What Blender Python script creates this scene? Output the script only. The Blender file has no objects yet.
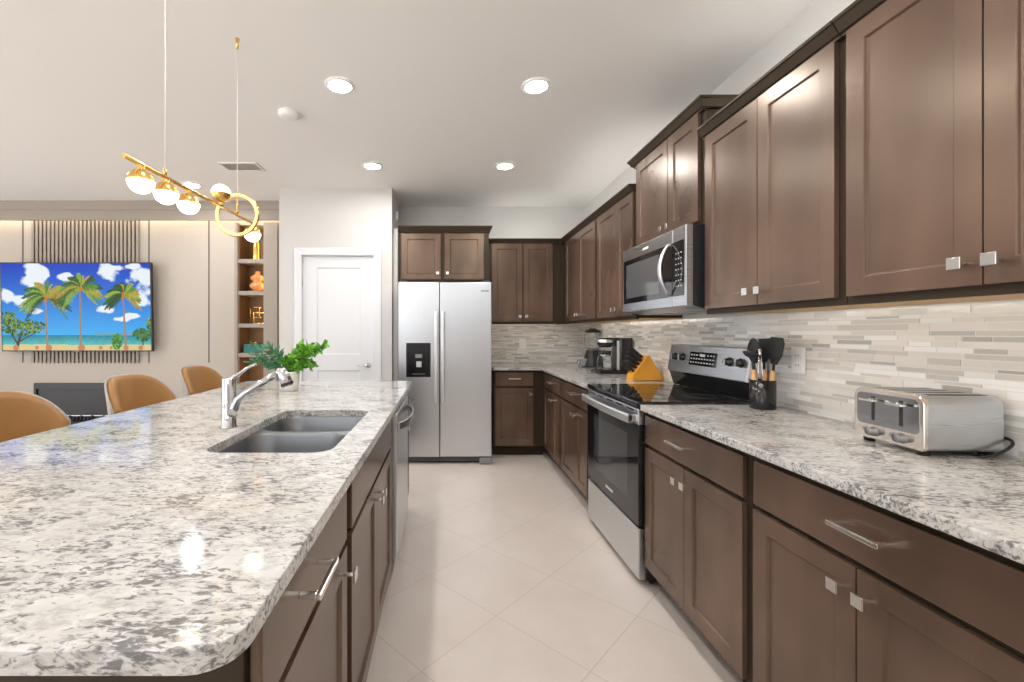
import bpy, bmesh, math, random
import numpy as np
from mathutils import Vector, Matrix, Euler
random.seed(7)
S = bpy.context.scene
COL = S.collection
PI = math.pi
EYE = 1.268

# ------------------------------------------------------------------ camera
cd = bpy.data.cameras.new('camera'); cam = bpy.data.objects.new('camera', cd); COL.objects.link(cam)
cam.location = (0, 0, EYE); cam.rotation_euler = (PI/2, 0, 0)
cd.sensor_width = 36; cd.lens = 36*432/1024; cd.shift_x = 67/1024; cd.shift_y = -9/1024
cd.clip_start = 0.05
S.camera = cam

# ------------------------------------------------------------------ world, exposure
w = bpy.data.worlds.new('world'); S.world = w; w.use_nodes = True
bg = w.node_tree.nodes['Background']; bg.inputs[1].default_value = 1.0
# pale sky above, brighter glow added below the horizon to light the ceiling
nt = w.node_tree; gm = nt.nodes.new('ShaderNodeNewGeometry'); sxyz = nt.nodes.new('ShaderNodeSeparateXYZ'); cr = nt.nodes.new('ShaderNodeMix'); cr.data_type = 'RGBA'
mrg = nt.nodes.new('ShaderNodeMapRange'); mrg.inputs[1].default_value = -.02; mrg.inputs[2].default_value = .02
tcw = nt.nodes.new('ShaderNodeTexCoord'); nt.links.new(tcw.outputs['Generated'], sxyz.inputs[0]); nt.links.new(sxyz.outputs[2], mrg.inputs[0])
nt.nodes.remove(gm); nt.links.new(mrg.outputs[0], cr.inputs[0])
cr.inputs[6].default_value = (2.9, 2.92, 2.95, 1); cr.inputs[7].default_value = (1.25, 1.3, 1.4, 1)
nt.links.new(cr.outputs[2], bg.inputs[0])
S.view_settings.view_transform = 'Standard'; S.view_settings.look = 'None'
S.view_settings.gamma = 1; S.view_settings.use_curve_mapping = False
S.view_settings.exposure = 0.88
# sun falling through the rear glass doors on to the floor behind the camera
sl = bpy.data.lights.new('sun', 'SUN'); sl.energy = 6; sl.angle = .02; sl.color = (.93, .97, 1.0)
so = bpy.data.objects.new('sun', sl); COL.objects.link(so); so.rotation_euler = (math.radians(36), 0, math.radians(-48))
S.cycles.use_denoising = True
S.cycles.max_bounces = 10; S.cycles.diffuse_bounces = 6; S.cycles.glossy_bounces = 5
S.cycles.sample_clamp_indirect = 6.0
LAMP = 145.0       # recessed ceiling lights
GLOBE = 5.5       # pendant globes

# daylight enters through the rear glass doors and the left windows
def portal(loc, rot, sx, sy):
    l = bpy.data.lights.new('window_portal', 'AREA'); l.shape = 'RECTANGLE'; l.size = sx; l.size_y = sy
    l.cycles.is_portal = True
    o = bpy.data.objects.new('window_portal', l); COL.objects.link(o); o.location = loc; o.rotation_euler = rot
portal((-3.5, -2.98, 1.2), (PI/2, 0, PI), 4.2, 2.4)
portal((-6.98, .6, 1.2), (0, -PI/2, 0), 2.4, 4.0)

# ------------------------------------------------------------------ helpers
class MB:
    def __init__(s): s.v = []; s.f = []; s.m = []; s.sm = []
    def add(s, vs, fs, mat=0, smooth=False):
        b = len(s.v); s.v += [tuple(p) for p in vs]
        for f in fs: s.f.append([b+i for i in f]); s.m.append(mat); s.sm.append(smooth)
        return s
    def box(s, x0, x1, y0, y1, z0, z1, mat=0):
        if x0 > x1: x0, x1 = x1, x0
        if y0 > y1: y0, y1 = y1, y0
        if z0 > z1: z0, z1 = z1, z0
        vs = [(x0,y0,z0),(x1,y0,z0),(x1,y1,z0),(x0,y1,z0),(x0,y0,z1),(x1,y0,z1),(x1,y1,z1),(x0,y1,z1)]
        return s.add(vs, [(0,3,2,1),(4,5,6,7),(0,1,5,4),(1,2,6,5),(2,3,7,6),(3,0,4,7)], mat)
    def obox(s, M, sx, sy, sz, mat=0):          # oriented box centred on the origin of M
        vs = [M @ Vector((a*sx/2, b*sy/2, c*sz/2)) for c in (-1,1) for (a,b) in ((-1,-1),(1,-1),(1,1),(-1,1))]
        return s.add(vs, [(0,3,2,1),(4,5,6,7),(0,1,5,4),(1,2,6,5),(2,3,7,6),(3,0,4,7)], mat)
    def prism(s, poly, z0, z1, axis='z', mat=0, smooth=False):     # closed CCW polygon
        n = len(poly)
        def P(a, b, c):
            return {'z': (a,b,c), 'x': (c,a,b), 'y': (a,c,b)}[axis]
        vs = [P(a,b,z0) for a,b in poly] + [P(a,b,z1) for a,b in poly]
        fs = [tuple(range(n))[::-1], tuple(range(n, 2*n))]
        b = len(s.v); s.add(vs, fs, mat)
        for i in range(n):
            s.f.append([b+i, b+(i+1)%n, b+n+(i+1)%n, b+n+i]); s.m.append(mat); s.sm.append(smooth)
        return s
    def tube(s, pts, r, n=10, mat=0, cap=True):
        pts = [Vector(p) for p in pts]
        rs = r if isinstance(r, (list, tuple)) else [r]*len(pts)
        rings = []; up = None
        for i, p in enumerate(pts):
            t = (pts[min(i+1, len(pts)-1)] - pts[max(i-1, 0)]).normalized()
            if up is None:
                up = t.orthogonal().normalized()
            else:
                up = (up - t*up.dot(t)).normalized()
            q = t.cross(up)
            rings.append([p + (up*math.cos(2*PI*k/n) + q*math.sin(2*PI*k/n))*rs[i] for k in range(n)])
        vs = [v for ring in rings for v in ring]; fs = []
        for i in range(len(pts)-1):
            for k in range(n):
                fs.append((i*n+k, i*n+(k+1)%n, (i+1)*n+(k+1)%n, (i+1)*n+k))
        s.add(vs, fs, mat, True)
        if cap:
            b = len(s.v) - len(vs)
            s.f.append([b+k for k in range(n)][::-1]); s.m.append(mat); s.sm.append(False)
            s.f.append([b+(len(pts)-1)*n+k for k in range(n)]); s.m.append(mat); s.sm.append(False)
        return s
    def lathe(s, prof, n=28, c=(0,0,0), mat=0, M=None, a0=0, a1=2*PI, flute=0, nf=0):
        full = abs(a1-a0-2*PI) < 1e-6
        vs = []; fs = []
        cols = n if full else n+1
        for (r, z) in prof:
            for k in range(cols):
                a = a0 + (a1-a0)*k/n
                rr = r*(1+flute*math.cos(nf*a)) if flute else r
                p = Vector((rr*math.cos(a), rr*math.sin(a), z))
                if M is not None: p = M @ p
                vs.append(p + Vector(c))
        for i in range(len(prof)-1):
            for k in range(n):
                k2 = (k+1) % cols
                fs.append((i*cols+k, i*cols+k2, (i+1)*cols+k2, (i+1)*cols+k))
        return s.add(vs, fs, mat, True)
    def grid(s, fn, nu, nv, mat=0, smooth=True):
        vs = [fn(i/nu, j/nv) for j in range(nv+1) for i in range(nu+1)]
        fs = [(j*(nu+1)+i, j*(nu+1)+i+1, (j+1)*(nu+1)+i+1, (j+1)*(nu+1)+i) for j in range(nv) for i in range(nu)]
        return s.add(vs, fs, mat, smooth)
    def build(s, name, mats, parent=None, bevel=0, seg=2, solid=0, sub=0, fix=True):
        me = bpy.data.meshes.new(name); me.from_pydata(s.v, [], s.f)
        for i, p in enumerate(me.polygons): p.material_index = s.m[i]; p.use_smooth = s.sm[i]
        for m in (mats if isinstance(mats, (list, tuple)) else [mats]): me.materials.append(m)
        if fix:
            bm = bmesh.new(); bm.from_mesh(me)
            bmesh.ops.remove_doubles(bm, verts=bm.verts, dist=1e-5)
            bmesh.ops.recalc_face_normals(bm, faces=bm.faces); bm.to_mesh(me); bm.free()
        me.update()
        o = bpy.data.objects.new(name, me); COL.objects.link(o)
        if parent: o.parent = parent
        if solid:
            d = o.modifiers.new('solid', 'SOLIDIFY'); d.thickness = solid; d.offset = 0
        if bevel:
            d = o.modifiers.new('bevel', 'BEVEL'); d.width = bevel; d.segments = seg; d.limit_method = 'ANGLE'; d.angle_limit = math.radians(40)
            d.harden_normals = False
        if sub:
            d = o.modifiers.new('sub', 'SUBSURF'); d.levels = sub; d.render_levels = sub
        return o

def thing(name, label, cat, loc=(0,0,0), rz=0, group=None):
    o = bpy.data.objects.new(name, None); COL.objects.link(o)
    o.location = loc; o.rotation_euler = (0,0,rz); o.empty_display_size = .05
    return tag(o, label, cat, group)
def tag(o, label, cat, group=None):
    o['label'] = label; o['category'] = cat
    if group: o['group'] = group
    return o
def struct(o): o['kind'] = 'structure'; return o
def kids(o, d={}):
    return [c for c in bpy.data.objects if c.parent == o]
def copy_tree(o, parent=None):
    c = o.copy(); COL.objects.link(c)
    if parent: c.parent = parent
    for ch in kids(o): copy_tree(ch, c)
    return c
def rrect(x0, x1, y0, y1, r, n=6, rs=None):
    rs = rs or [r]*4; pts = []
    for (cx, cy, a, rr) in ((x1,y0,-PI/2,rs[0]), (x1,y1,0,rs[1]), (x0,y1,PI/2,rs[2]), (x0,y0,PI,rs[3])):
        sx = -1 if cx == x1 else 1; sy = 1 if cy == y0 else -1
        if rr <= 0: pts.append((cx, cy)); continue
        for k in range(n+1):
            t = a + PI/2*k/n
            pts.append((cx+sx*rr+rr*math.cos(t), cy+sy*rr+rr*math.sin(t)))
    return pts

# ------------------------------------------------------------------ materials
class N:
    def __init__(s, name):
        s.m = bpy.data.materials.new(name); s.m.use_nodes = True; s.t = s.m.node_tree
        s.b = s.t.nodes['Principled BSDF']
    def n(s, typ, **kw):
        x = s.t.nodes.new(typ)
        for k, v in kw.items(): setattr(x, k, v)
        return x
    def l(s, a, b): s.t.links.new(a, b)
    def coord(s, scale=(1,1,1), rot=(0,0,0), which='Object'):
        tc = s.n('ShaderNodeTexCoord'); mp = s.n('ShaderNodeMapping')
        mp.inputs['Scale'].default_value = scale; mp.inputs['Rotation'].default_value = rot
        s.l(tc.outputs[which], mp.inputs[0]); return mp.outputs[0]
    def noise(s, vec, scale, detail=3, rough=.5, dist=0):
        x = s.n('ShaderNodeTexNoise'); x.inputs['Scale'].default_value = scale; x.inputs['Detail'].default_value = detail
        x.inputs['Roughness'].default_value = rough; x.inputs['Distortion'].default_value = dist
        s.l(vec, x.inputs['Vector']); return x.outputs[0]
    def ramp(s, fac, stops):
        x = s.n('ShaderNodeValToRGB'); e = x.color_ramp.elements
        while len(e) < len(stops): e.new(.5)
        for i, (p, c) in enumerate(stops): e[i].position = p; e[i].color = (*c, 1) if len(c) == 3 else c
        s.l(fac, x.inputs[0]); return x.outputs[0]
    def mix(s, fac, a, b, mode='MIX'):
        x = s.n('ShaderNodeMix', data_type='RGBA', blend_type=mode)
        for v, i in ((fac, 0), (a, 6), (b, 7)):
            if isinstance(v, (int, float)): x.inputs[i].default_value = v
            elif isinstance(v, tuple): x.inputs[i].default_value = (*v, 1)
            else: s.l(v, x.inputs[i])
        return x.outputs[2]
    def bump(s, h, strength=.2, dist=.002):
        x = s.n('ShaderNodeBump'); x.inputs['Strength'].default_value = strength; x.inputs['Distance'].default_value = dist
        s.l(h, x.inputs['Height']); s.l(x.outputs[0], s.b.inputs['Normal'])
    def set(s, color=None, rough=None, metal=None, spec=None, coat=None, coat_r=None, emit=None, es=None, trans=None, ior=None, aniso=None):
        b = s.b.inputs
        if color is not None:
            if isinstance(color, tuple): b['Base Color'].default_value = (*color, 1)
            else: s.l(color, b['Base Color'])
        for v, k in ((rough,'Roughness'),(metal,'Metallic'),(spec,'Specular IOR Level'),(coat,'Coat Weight'),(coat_r,'Coat Roughness'),(es,'Emission Strength'),(trans,'Transmission Weight'),(ior,'IOR'),(aniso,'Anisotropic')):
            if v is None: continue
            if isinstance(v, (int, float)): b[k].default_value = v
            else: s.l(v, b[k])
        if emit is not None:
            if isinstance(emit, tuple): b['Emission Color'].default_value = (*emit, 1)
            else: s.l(emit, b['Emission Color'])
        return s.m
def plain(name, color, rough=.5, metal=0, var=.06, **kw):
    m = N(name); f = m.noise(m.coord(), 9, 3)
    c = m.mix(f, tuple(max(0, x*(1-var)) for x in color), tuple(min(1, x*(1+var)) for x in color))
    return m.set(color=c, rough=rough, metal=metal, **kw)

def mat_paint(name, col):
    m = N(name); f = m.noise(m.coord(), 220, 2); m.bump(f, .08, .001)
    return m.set(color=col, rough=.75, spec=.25)
M_wall = mat_paint('cream_wall_paint', (.62, .605, .58))
M_ceil = mat_paint('ceiling_paint', (.85, .835, .81))
M_white = plain('white_door_paint', (.72, .73, .745), .38, var=.01)
M_plastic = plain('white_plastic', (.86, .86, .84), .35, var=.01)

def mat_wood(name, a, b, rough=.3, spec=.85):
    m = N(name)
    v = m.coord((1, 1, .3)); blot = m.noise(m.coord((1,1,.55)), 3.0, 2, .45); grain = m.noise(v, 12, 1, .4, 0)
    c1 = m.mix(m.ramp(blot, [(.30, (0,0,0)), (.70, (1,1,1))]), a, b)
    g = m.mix(1.0, c1, m.ramp(grain, [(.2, (.88,.88,.88)), (.8, (1,1,1))]), 'MULTIPLY')
    m.b.inputs['Specular Tint'].default_value = (1, .80, .60, 1)
    return m.set(color=g, rough=rough, spec=spec)
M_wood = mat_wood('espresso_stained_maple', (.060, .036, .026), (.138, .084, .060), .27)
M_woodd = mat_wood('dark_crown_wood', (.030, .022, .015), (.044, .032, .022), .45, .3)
M_maple = mat_wood('natural_maple', (.62, .36, .13), (.72, .45, .18), .5)

def mat_granite():
    m = N('speckled_granite'); p = m.coord(); big = m.noise(p, 2.0, 3)
    base = m.mix(m.ramp(big, [(.35,(0,0,0)), (.65,(1,1,1))]), (.52,.50,.46), (.57,.565,.55))
    wh = m.noise(p, 30, 3, .5, .3)
    c = m.mix(m.ramp(wh, [(.5,(0,0,0)), (.66,(.8,.8,.8))]), base, (.63,.625,.615))
    pt = m.noise(m.coord((.55,1,1),(0,0,.45)), 62, 5, .65, .5)
    c = m.mix(m.ramp(pt, [(.47,(0,0,0)), (.66,(.72,.72,.72))]), c, (.32,.305,.29))
    s1 = m.noise(m.coord((.45,1,1),(0,0,.5)), 115, 4, .6, .8)
    region = m.noise(m.coord((.6,1,1),(0,0,.5)), 13, 3)
    md = m.n('ShaderNodeMath', operation='MULTIPLY_ADD'); m.l(region, md.inputs[0]); md.inputs[1].default_value = .55; m.l(s1, md.inputs[2])
    c = m.mix(m.ramp(md.outputs[0], [(.785,(0,0,0)), (.92,(.82,.82,.82))]), c, (.085,.083,.085))
    return m.set(color=c, rough=.08, spec=.45)
M_gran = mat_granite()

def mat_steel(name, col=.62, rough=.3, axis='z', contrast=.05):
    m = N(name); sc = {'z': (60,60,1.2), 'h': (1.2,1.2,90)}[axis]
    f = m.noise(m.coord(sc), 4, 4, .6)
    r = m.n('ShaderNodeMapRange'); m.l(f, r.inputs[0]); r.inputs[3].default_value = rough-.05; r.inputs[4].default_value = rough+.07
    c = m.mix(f, tuple(col*(1-contrast)*k for k in (.97,1,1.04)), tuple(col*(1+contrast)*k for k in (.97,1,1.04)))
    return m.set(color=c, rough=r.outputs[0], metal=1)
M_steel = mat_steel('brushed_steel', .66, .30, 'z')
M_steelh = mat_steel('brushed_steel_across', .60, .28, 'h')
M_sink = mat_steel('sink_steel', .30, .34, 'h')
M_chrome = plain('polished_chrome', (.62,.62,.63), .10, 1, var=.01)
M_nickel = plain('satin_nickel', (.74,.72,.69), .22, 1, var=.02)
M_bright = plain('bright_steel_handle', (.82,.82,.82), .34, 1, var=.02)
M_gold = plain('brushed_gold', (.78,.50,.16), .25, 1, var=.05)
M_blackglass = plain('black_glass', (.012,.012,.013), .04, 0, spec=.6)
M_black = plain('black_plastic', (.018,.018,.019), .38)
M_blackgloss = plain('gloss_black_plastic', (.014,.014,.015), .15)
M_dgrey = plain('dark_grey_metal', (.07,.07,.075), .45)
M_grey = plain('grey_plastic', (.25,.25,.26), .4)
M_lens = plain('pale_print', (.6,.6,.6), .5)
M_bamboo = mat_wood('orange_bamboo', (.85,.36,.035), (.95,.46,.06), .4)
M_beech = mat_wood('pale_beech', (.72,.42,.20), (.80,.50,.26), .5)
def mat_leather():
    m = N('tan_leather'); p = m.coord(); f = m.noise(p, 4, 3); g = m.noise(p, 160, 3)
    c = m.mix(f, (.30,.145,.042), (.39,.20,.068)); m.bump(g, .15, .001)
    return m.set(color=c, rough=.42, spec=.4)
M_leather = mat_leather()
M_shell = plain('grey_leather', (.42,.38,.35), .45)
M_taupe = plain('taupe_panel', (.33,.285,.24), .5, var=.03)
M_taupel = plain('light_taupe_panel', (.46,.41,.355), .55, var=.03)
M_line = plain('dark_bronze_inlay', (.07,.055,.045), .45)
M_nicheback = mat_wood('walnut_niche', (.16,.085,.04), (.24,.13,.06), .45)
M_amber = plain('amber_ceramic', (.70,.30,.11), .25)
M_teal = plain('teal_lacquer', (.01,.16,.14), .3)
M_pot = plain('white_ceramic', (.74,.70,.64), .4)
M_leafb = plain('bright_green_leaf', (.14,.38,.035), .45, var=.35)
M_leafd = plain('bluish_green_leaf', (.07,.22,.10), .5, var=.35)
M_stem = plain('brown_stem', (.10,.08,.05), .6)
M_soil = plain('dark_soil', (.03,.022,.015), .9)
def mat_glass():
    m = N('clear_glass'); return m.set(color=(.95,.97,.97), rough=.02, trans=1, ior=1.3)
M_glass = mat_glass()
def emis(name, col, st):
    m = N(name); return m.set(color=(.9,.9,.88), rough=.4, emit=col, es=st)
M_lamp = emis('lamp_diffuser', (1,.98,.96), LAMP)
M_globe = emis('opal_globe_glow', (1,.90,.74), GLOBE)
M_ring = emis('led_ring_glow', (1,.62,.16), 1.5)
M_ring.node_tree.nodes['Principled BSDF'].inputs['Base Color'].default_value = (.55,.33,.08,1)
M_led = emis('cove_led', (1,.84,.62), 8.0)
M_nled = emis('niche_led', (1,.58,.22), 8.0)

def mat_floor():
    m = N('floor_tile'); p = m.coord((1,1,1),(0,0,0))
    # rotate 45 degrees, pitch .446
    sx = m.n('ShaderNodeSeparateXYZ'); m.l(p, sx.inputs[0])
    def mth(op, a, b=None, c=None):
        x = m.n('ShaderNodeMath', operation=op)
        for i, v in enumerate((a, b, c)):
            if v is None: continue
            if isinstance(v, (int, float)): x.inputs[i].default_value = v
            else: m.l(v, x.inputs[i])
        return x.outputs[0]
    P = .631
    u = mth('DIVIDE', mth('SUBTRACT', mth('ADD', sx.outputs[0], sx.outputs[1]), 2.156), P)
    v = mth('DIVIDE', mth('SUBTRACT', mth('SUBTRACT', sx.outputs[1], sx.outputs[0]), 1.07), P)
    def edge(t):
        fr = mth('FRACT', t); return mth('MINIMUM', fr, mth('SUBTRACT', 1.0, fr))
    e = mth('MINIMUM', edge(u), edge(v))
    g = m.n('ShaderNodeMapRange'); m.l(e, g.inputs[0]); g.inputs[1].default_value = .0035; g.inputs[2].default_value = .0065
    cx = m.n('ShaderNodeCombineXYZ'); m.l(mth('FLOOR', u), cx.inputs[0]); m.l(mth('FLOOR', v), cx.inputs[1])
    wn = m.n('ShaderNodeTexWhiteNoise'); m.l(cx.outputs[0], wn.inputs['Vector'])
    cl = m.noise(p, 2.3, 5, .6, .3)
    c = m.mix(m.ramp(cl, [(.3,(0,0,0)), (.7,(1,1,1))]), (.57,.50,.445), (.65,.585,.53))
    c = m.mix(mth('MULTIPLY', wn.outputs[0], .35), c, (.62,.54,.48))
    c = m.mix(g.outputs[0], (.50,.43,.37), c)
    m.bump(g.outputs[0], .25, .002)
    return m.set(color=c, rough=.30, spec=.45)
M_floor = mat_floor()

def mat_attr(name, rough, emission=None):
    m = N(name); a = m.n('ShaderNodeVertexColor'); a.layer_name = 'tint'
    if emission:
        return m.set(color=(.01,.01,.01), rough=rough, emit=a.outputs[0], es=emission)
    f = m.noise(m.coord(), 30, 2); c = m.mix(.06, a.outputs[0], f, 'MULTIPLY')
    return m.set(color=a.outputs[0], rough=rough, spec=.5)
M_tile = mat_attr('mosaic_glass_tile', .16)
M_screen = mat_attr('tv_picture', .35, .52)
M_screen.node_tree.nodes['Principled BSDF'].inputs['Specular IOR Level'].default_value = .15

# ------------------------------------------------------------------ room
XW, YW, ZC, YP, YT = 1.61, 5.0, 2.715, 4.35, 4.90
struct(MB().box(-7.2, XW+.15, -3.2, YW+.2, -.1, 0).build('floor', M_floor))
struct(MB().box(-7.2, XW+.15, -3.2, YW+.2, ZC, ZC+.1).build('ceiling', M_ceil))
struct(MB().box(XW, XW+.15, -3.2, YW+.2, 0, ZC).build('wall_right', M_wall))
struct(MB().box(-.534, XW, YW, YW+.2, 0, ZC).build('wall_back', M_wall))
# pantry box
p = MB()
p.box(-1.67, -1.455, YP, YP+.12, 0, ZC); p.box(-.70, -.534, YP, YP+.12, 0, ZC); p.box(-1.455, -.70, YP, YP+.12, 2.045, ZC)
p.box(-.634, -.534, YP+.12, YW+.2, 0, ZC); p.box(-1.67, -1.57, YP+.12, YW+.2, 0, ZC)
struct(p.build('wall_pantry', M_wall))
struct(MB().box(-.534, -.485, 4.43, YW, 0, 2.33).build('trim_6', M_wall))  # filler added to catch light where the pantry side wall stays dark
# rear wall with wide glass doors, left wall with windows
r = MB(); r.box(-7.2, -5.6, -3.2, -3.0, 0, ZC); r.box(-1.4, XW, -3.2, -3.0, 0, 1.95); r.box(-1.4, XW, -3.2, -3.0, 2.5, ZC); r.box(-1.4, -1.1, -3.2, -3.0, 1.95, 2.5); r.box(1.4, XW, -3.2, -3.0, 1.95, 2.5); r.box(-5.6, -1.4, -3.2, -3.0, 2.4, ZC)
struct(r.build('wall_rear', M_wall))
r = MB(); r.box(-7.2, -7.0, -3.2, -1.4, 0, ZC); r.box(-7.2, -7.0, 2.6, YW+.2, 0, ZC); r.box(-7.2, -7.0, -1.4, 2.6, 2.4, ZC)
struct(r.build('wall_left', M_wall))
d = struct(MB().box(-5.6, -1.4, -3.12, -3.08, 0, .06).box(-5.6, -1.4, -3.12, -3.08, 2.34, 2.4).build('window_1', M_white))
for x in (-5.57, -3.5, -1.43): d2 = MB().box(x-.03, x+.03, -3.12, -3.08, .06, 2.34).build('window_frame', M_white, d)
d = struct(MB().box(-1.1, 1.4, -3.12, -3.08, 1.95, 1.99).box(-1.1, 1.4, -3.12, -3.08, 2.46, 2.5).box(.13, .17, -3.12, -3.08, 1.99, 2.46).build('window_3', M_white))
d = struct(MB().box(-7.12, -7.08, -1.4, 2.6, 0, .06).box(-7.12, -7.08, -1.4, 2.6, 2.34, 2.4).build('window_2', M_white))
for y in (-1.37, .6, 2.57): MB().box(-7.12, -7.08, y-.03, y+.03, .06, 2.34).build('window_frame', M_white, d)

# living room wall: wall face YT, niche hole X -2.32..-2.02
NX0, NX1, NZ0, NZ1 = -2.335, -2.035, .3, 2.48
t = MB(); t.box(-7.0, NX0, YT, YW+.2, 0, ZC); t.box(NX1, -1.67, YT, YW+.2, 0, ZC)
t.box(NX0, NX1, YT, YW+.2, 0, NZ0); t.box(NX0, NX1, YT, YW+.2, NZ1, ZC); t.box(NX0, NX1, YW+.15, YW+.2, NZ0, NZ1)
struct(t.build('wall_television', M_taupel))
# cove box below the ceiling
t = MB(); t.box(-7.0, -1.67, 4.77, 4.80, 2.505, ZC); t.box(-7.0, -1.67, 4.755, 4.77, 2.615, ZC); t.box(-7.0, -1.67, 4.80, YT, 2.60, 2.63)
struct(t.build('trim_1', M_taupe, bevel=.002))
tag(MB().box(-6.9, -1.72, 4.80, 4.82, 2.575, 2.60).build('led_strip', M_led), 'warm glowing light strip hidden in the cove above the television wall', 'light strip')
# inlay lines
for i, x in enumerate((-4.787, -3.357, -2.677)):
    struct(MB().box(x-.006, x+.006, YT-.003, YT, .92, 2.60).build('trim_%d' % (i+2), M_line))
# baseboards
struct(MB().box(-7.0, -1.67, YT-.015, YT, 0, .13).build('baseboard_television', M_white, bevel=.003))
b_ = MB(); b_.box(-1.67, -1.515, YP-.014, YP, 0, .13); b_.box(-.64, -.534, YP-.014, YP, 0, .13)
struct(b_.build('baseboard_pantry', M_white, bevel=.003))

# pantry door
dr = struct(MB().build('door_1', M_white)) if False else None
dm = MB()
def panel_door(mb, x0, x1, z0, z1, y, t, panels, rec=.008, bead=.014):
    # slab with recessed panels, front at y (facing -y)
    xs = sorted({x0, x1} | {p[0] for p in panels} | {p[1] for p in panels})
    zs = sorted({z0, z1} | {p[2] for p in panels} | {p[3] for p in panels})
    for i in range(len(xs)-1):
        for j in range(len(zs)-1):
            cx, cz = (xs[i]+xs[i+1])/2, (zs[j]+zs[j+1])/2
            if any(p[0] < cx < p[1] and p[2] < cz < p[3] for p in panels): continue
            mb.add([(xs[i],y,zs[j]),(xs[i+1],y,zs[j]),(xs[i+1],y,zs[j+1]),(xs[i],y,zs[j+1])], [(0,1,2,3)])
    for (a, b, c, d_) in panels:
        r0 = [(a,y,c),(b,y,c),(b,y,d_),(a,y,d_)]
        r1 = [(a+bead*.35,y+rec,c+bead*.35),(b-bead*.35,y+rec,c+bead*.35),(b-bead*.35,y+rec,d_-bead*.35),(a+bead*.35,y+rec,d_-bead*.35)]
        r2 = [(a+bead,y+rec*1.0,c+bead),(b-bead,y+rec,c+bead),(b-bead,y+rec,d_-bead),(a+bead,y+rec,d_-bead)]
        mb.add(r0+r1+r2, [(k,(k+1)%4,4+(k+1)%4,4+k) for k in range(4)] + [(4+k,4+(k+1)%4,8+(k+1)%4,8+k) for k in range(4)] + [(8,9,10,11)])
    mb.add([(x0,y,z0),(x1,y,z0),(x1,y,z1),(x0,y,z1),(x0,y+t,z0),(x1,y+t,z0),(x1,y+t,z1),(x0,y+t,z1)],
           [(4,7,6,5),(0,4,5,1),(1,5,6,2),(2,6,7,3),(3,7,4,0)])
    return mb
panel_door(dm, -1.438, -.716, .01, 2.028, YP+.02, .035, [(-1.30,-.855,1.04,1.92), (-1.30,-.855,.22,.88)], .010, .03)
door = struct(dm.build('door_1', M_white, fix=False))
# casing on both sides and over, jambs, stops
c = MB(); c.box(-1.515, -1.44, YP-.016, YP, 0, 2.115); c.box(-.714, -.64, YP-.016, YP, 0, 2.115); c.box(-1.44, -.714, YP-.016, YP, 2.04, 2.115)
c.box(-1.455, -1.44, YP, YP+.12, 0, 2.04); c.box(-.714, -.70, YP, YP+.12, 0, 2.04); c.box(-1.455, -.70, YP, YP+.12, 2.03, 2.045)
struct(c.build('trim_5', M_white, bevel=.004))
h = MB(); h.lathe([(0,0),(.026,0),(.026,.008),(.012,.014),(.012,.04),(0,.04)], 20, (-.775, YP+.02, .93), M=Matrix.Rotation(PI/2, 4, 'X'))
h.tube([(-.775,YP-.02,.93),(-.80,YP-.026,.93),(-.83,YP-.026,.932),(-.875,YP-.02,.928)], [.009,.010,.008,.006], 10)
h.build('door_handle', M_nickel, door)
for z in (1.78, .3):
    MB().box(-1.452, -1.436, YP+.006, YP+.02, z-.045, z+.045).tube([(-1.441,YP+.008,z-.05),(-1.441,YP+.008,z+.05)], .006, 8).build('hinge', M_nickel, door)

# ------------------------------------------------------------------ cabinets (local: x along width, front plane y=0, depth +y)
def shaker(x0, x1, z0, z1, rail=.058):
    return panel_door(MB(), x0, x1, z0, z1, 0, .019, [(x0+rail, x1-rail, z0+rail, z1-rail)], .008, .010)
def knob(x, z, parent):
    m = MB(); m.box(x-.015, x+.015, -.032, -.025, z-.015, z+.015); m.tube([(x,-.026,z),(x,.001,z)], .0055, 8)
    return m.build('knob', M_nickel, parent, bevel=.0015)
def pull(x, z, parent, L=.13):
    m = MB(); m.box(x-L/2, x+L/2, -.041, -.031, z-.006, z+.006)
    for s in (-1, 1): m.box(x+s*(L/2-.008)-.006, x+s*(L/2-.008)+.006, -.032, .001, z-.005, z+.005)
    return m.build('handle', M_nickel, parent, bevel=.002)
def crown(x0, x1, ztop, left=False, right=False, depth=.35, parent=None, out=.030):
    # stepped profile swept along the front and optional returns
    prof = [(.02,-.056),(.001,-.056),(.001,-.048),(-.008,-.044),(-out+.006,-.014),(-out,-.011),(-out,0),(.02,0)]
    m = MB(); xl, xr = x0, x1
    pts = []
    for (y, z) in prof:
        o_ = -y+.001
        pts.append((y, z, o_))
    n = len(pts)
    path = []
    if left: path.append(('L0'))
    rows = []
    if left: rows.append([(xl - max(o_,0) if y < .02 else xl, depth, ztop+z) for (y,z,o_) in pts])
    rows.append([((xl - max(o_,0) if left else xl) if y < .02 else (xl+.02 if left else xl), y, ztop+z) for (y,z,o_) in pts])
    rows.append([((xr + max(o_,0) if right else xr) if y < .02 else (xr-.02 if right else xr), y, ztop+z) for (y,z,o_) in pts])
    if right: rows.append([(xr + max(o_,0) if y < .02 else xr-.02, depth, ztop+z) for (y,z,o_) in pts])
    if left: rows[0] = [((xl - max(o_,0)) if y < .02 else xl+.02, depth, ztop+z) for (y,z,o_) in pts]
    vs = [v for r_ in rows for v in r_]; fs = []
    for i in range(len(rows)-1):
        for k in range(n): fs.append((i*n+k, i*n+(k+1)%n, (i+1)*n+(k+1)%n, (i+1)*n+k))
    fs.append(tuple(range(n))); fs.append(tuple(range((len(rows)-1)*n, len(rows)*n))[::-1])
    m.add(vs, fs)
    # closing top board
    m.box(x0, x1, .02, depth, ztop-.02, ztop-.004)
    return m.build('crown_moulding', M_woodd, parent)

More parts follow.
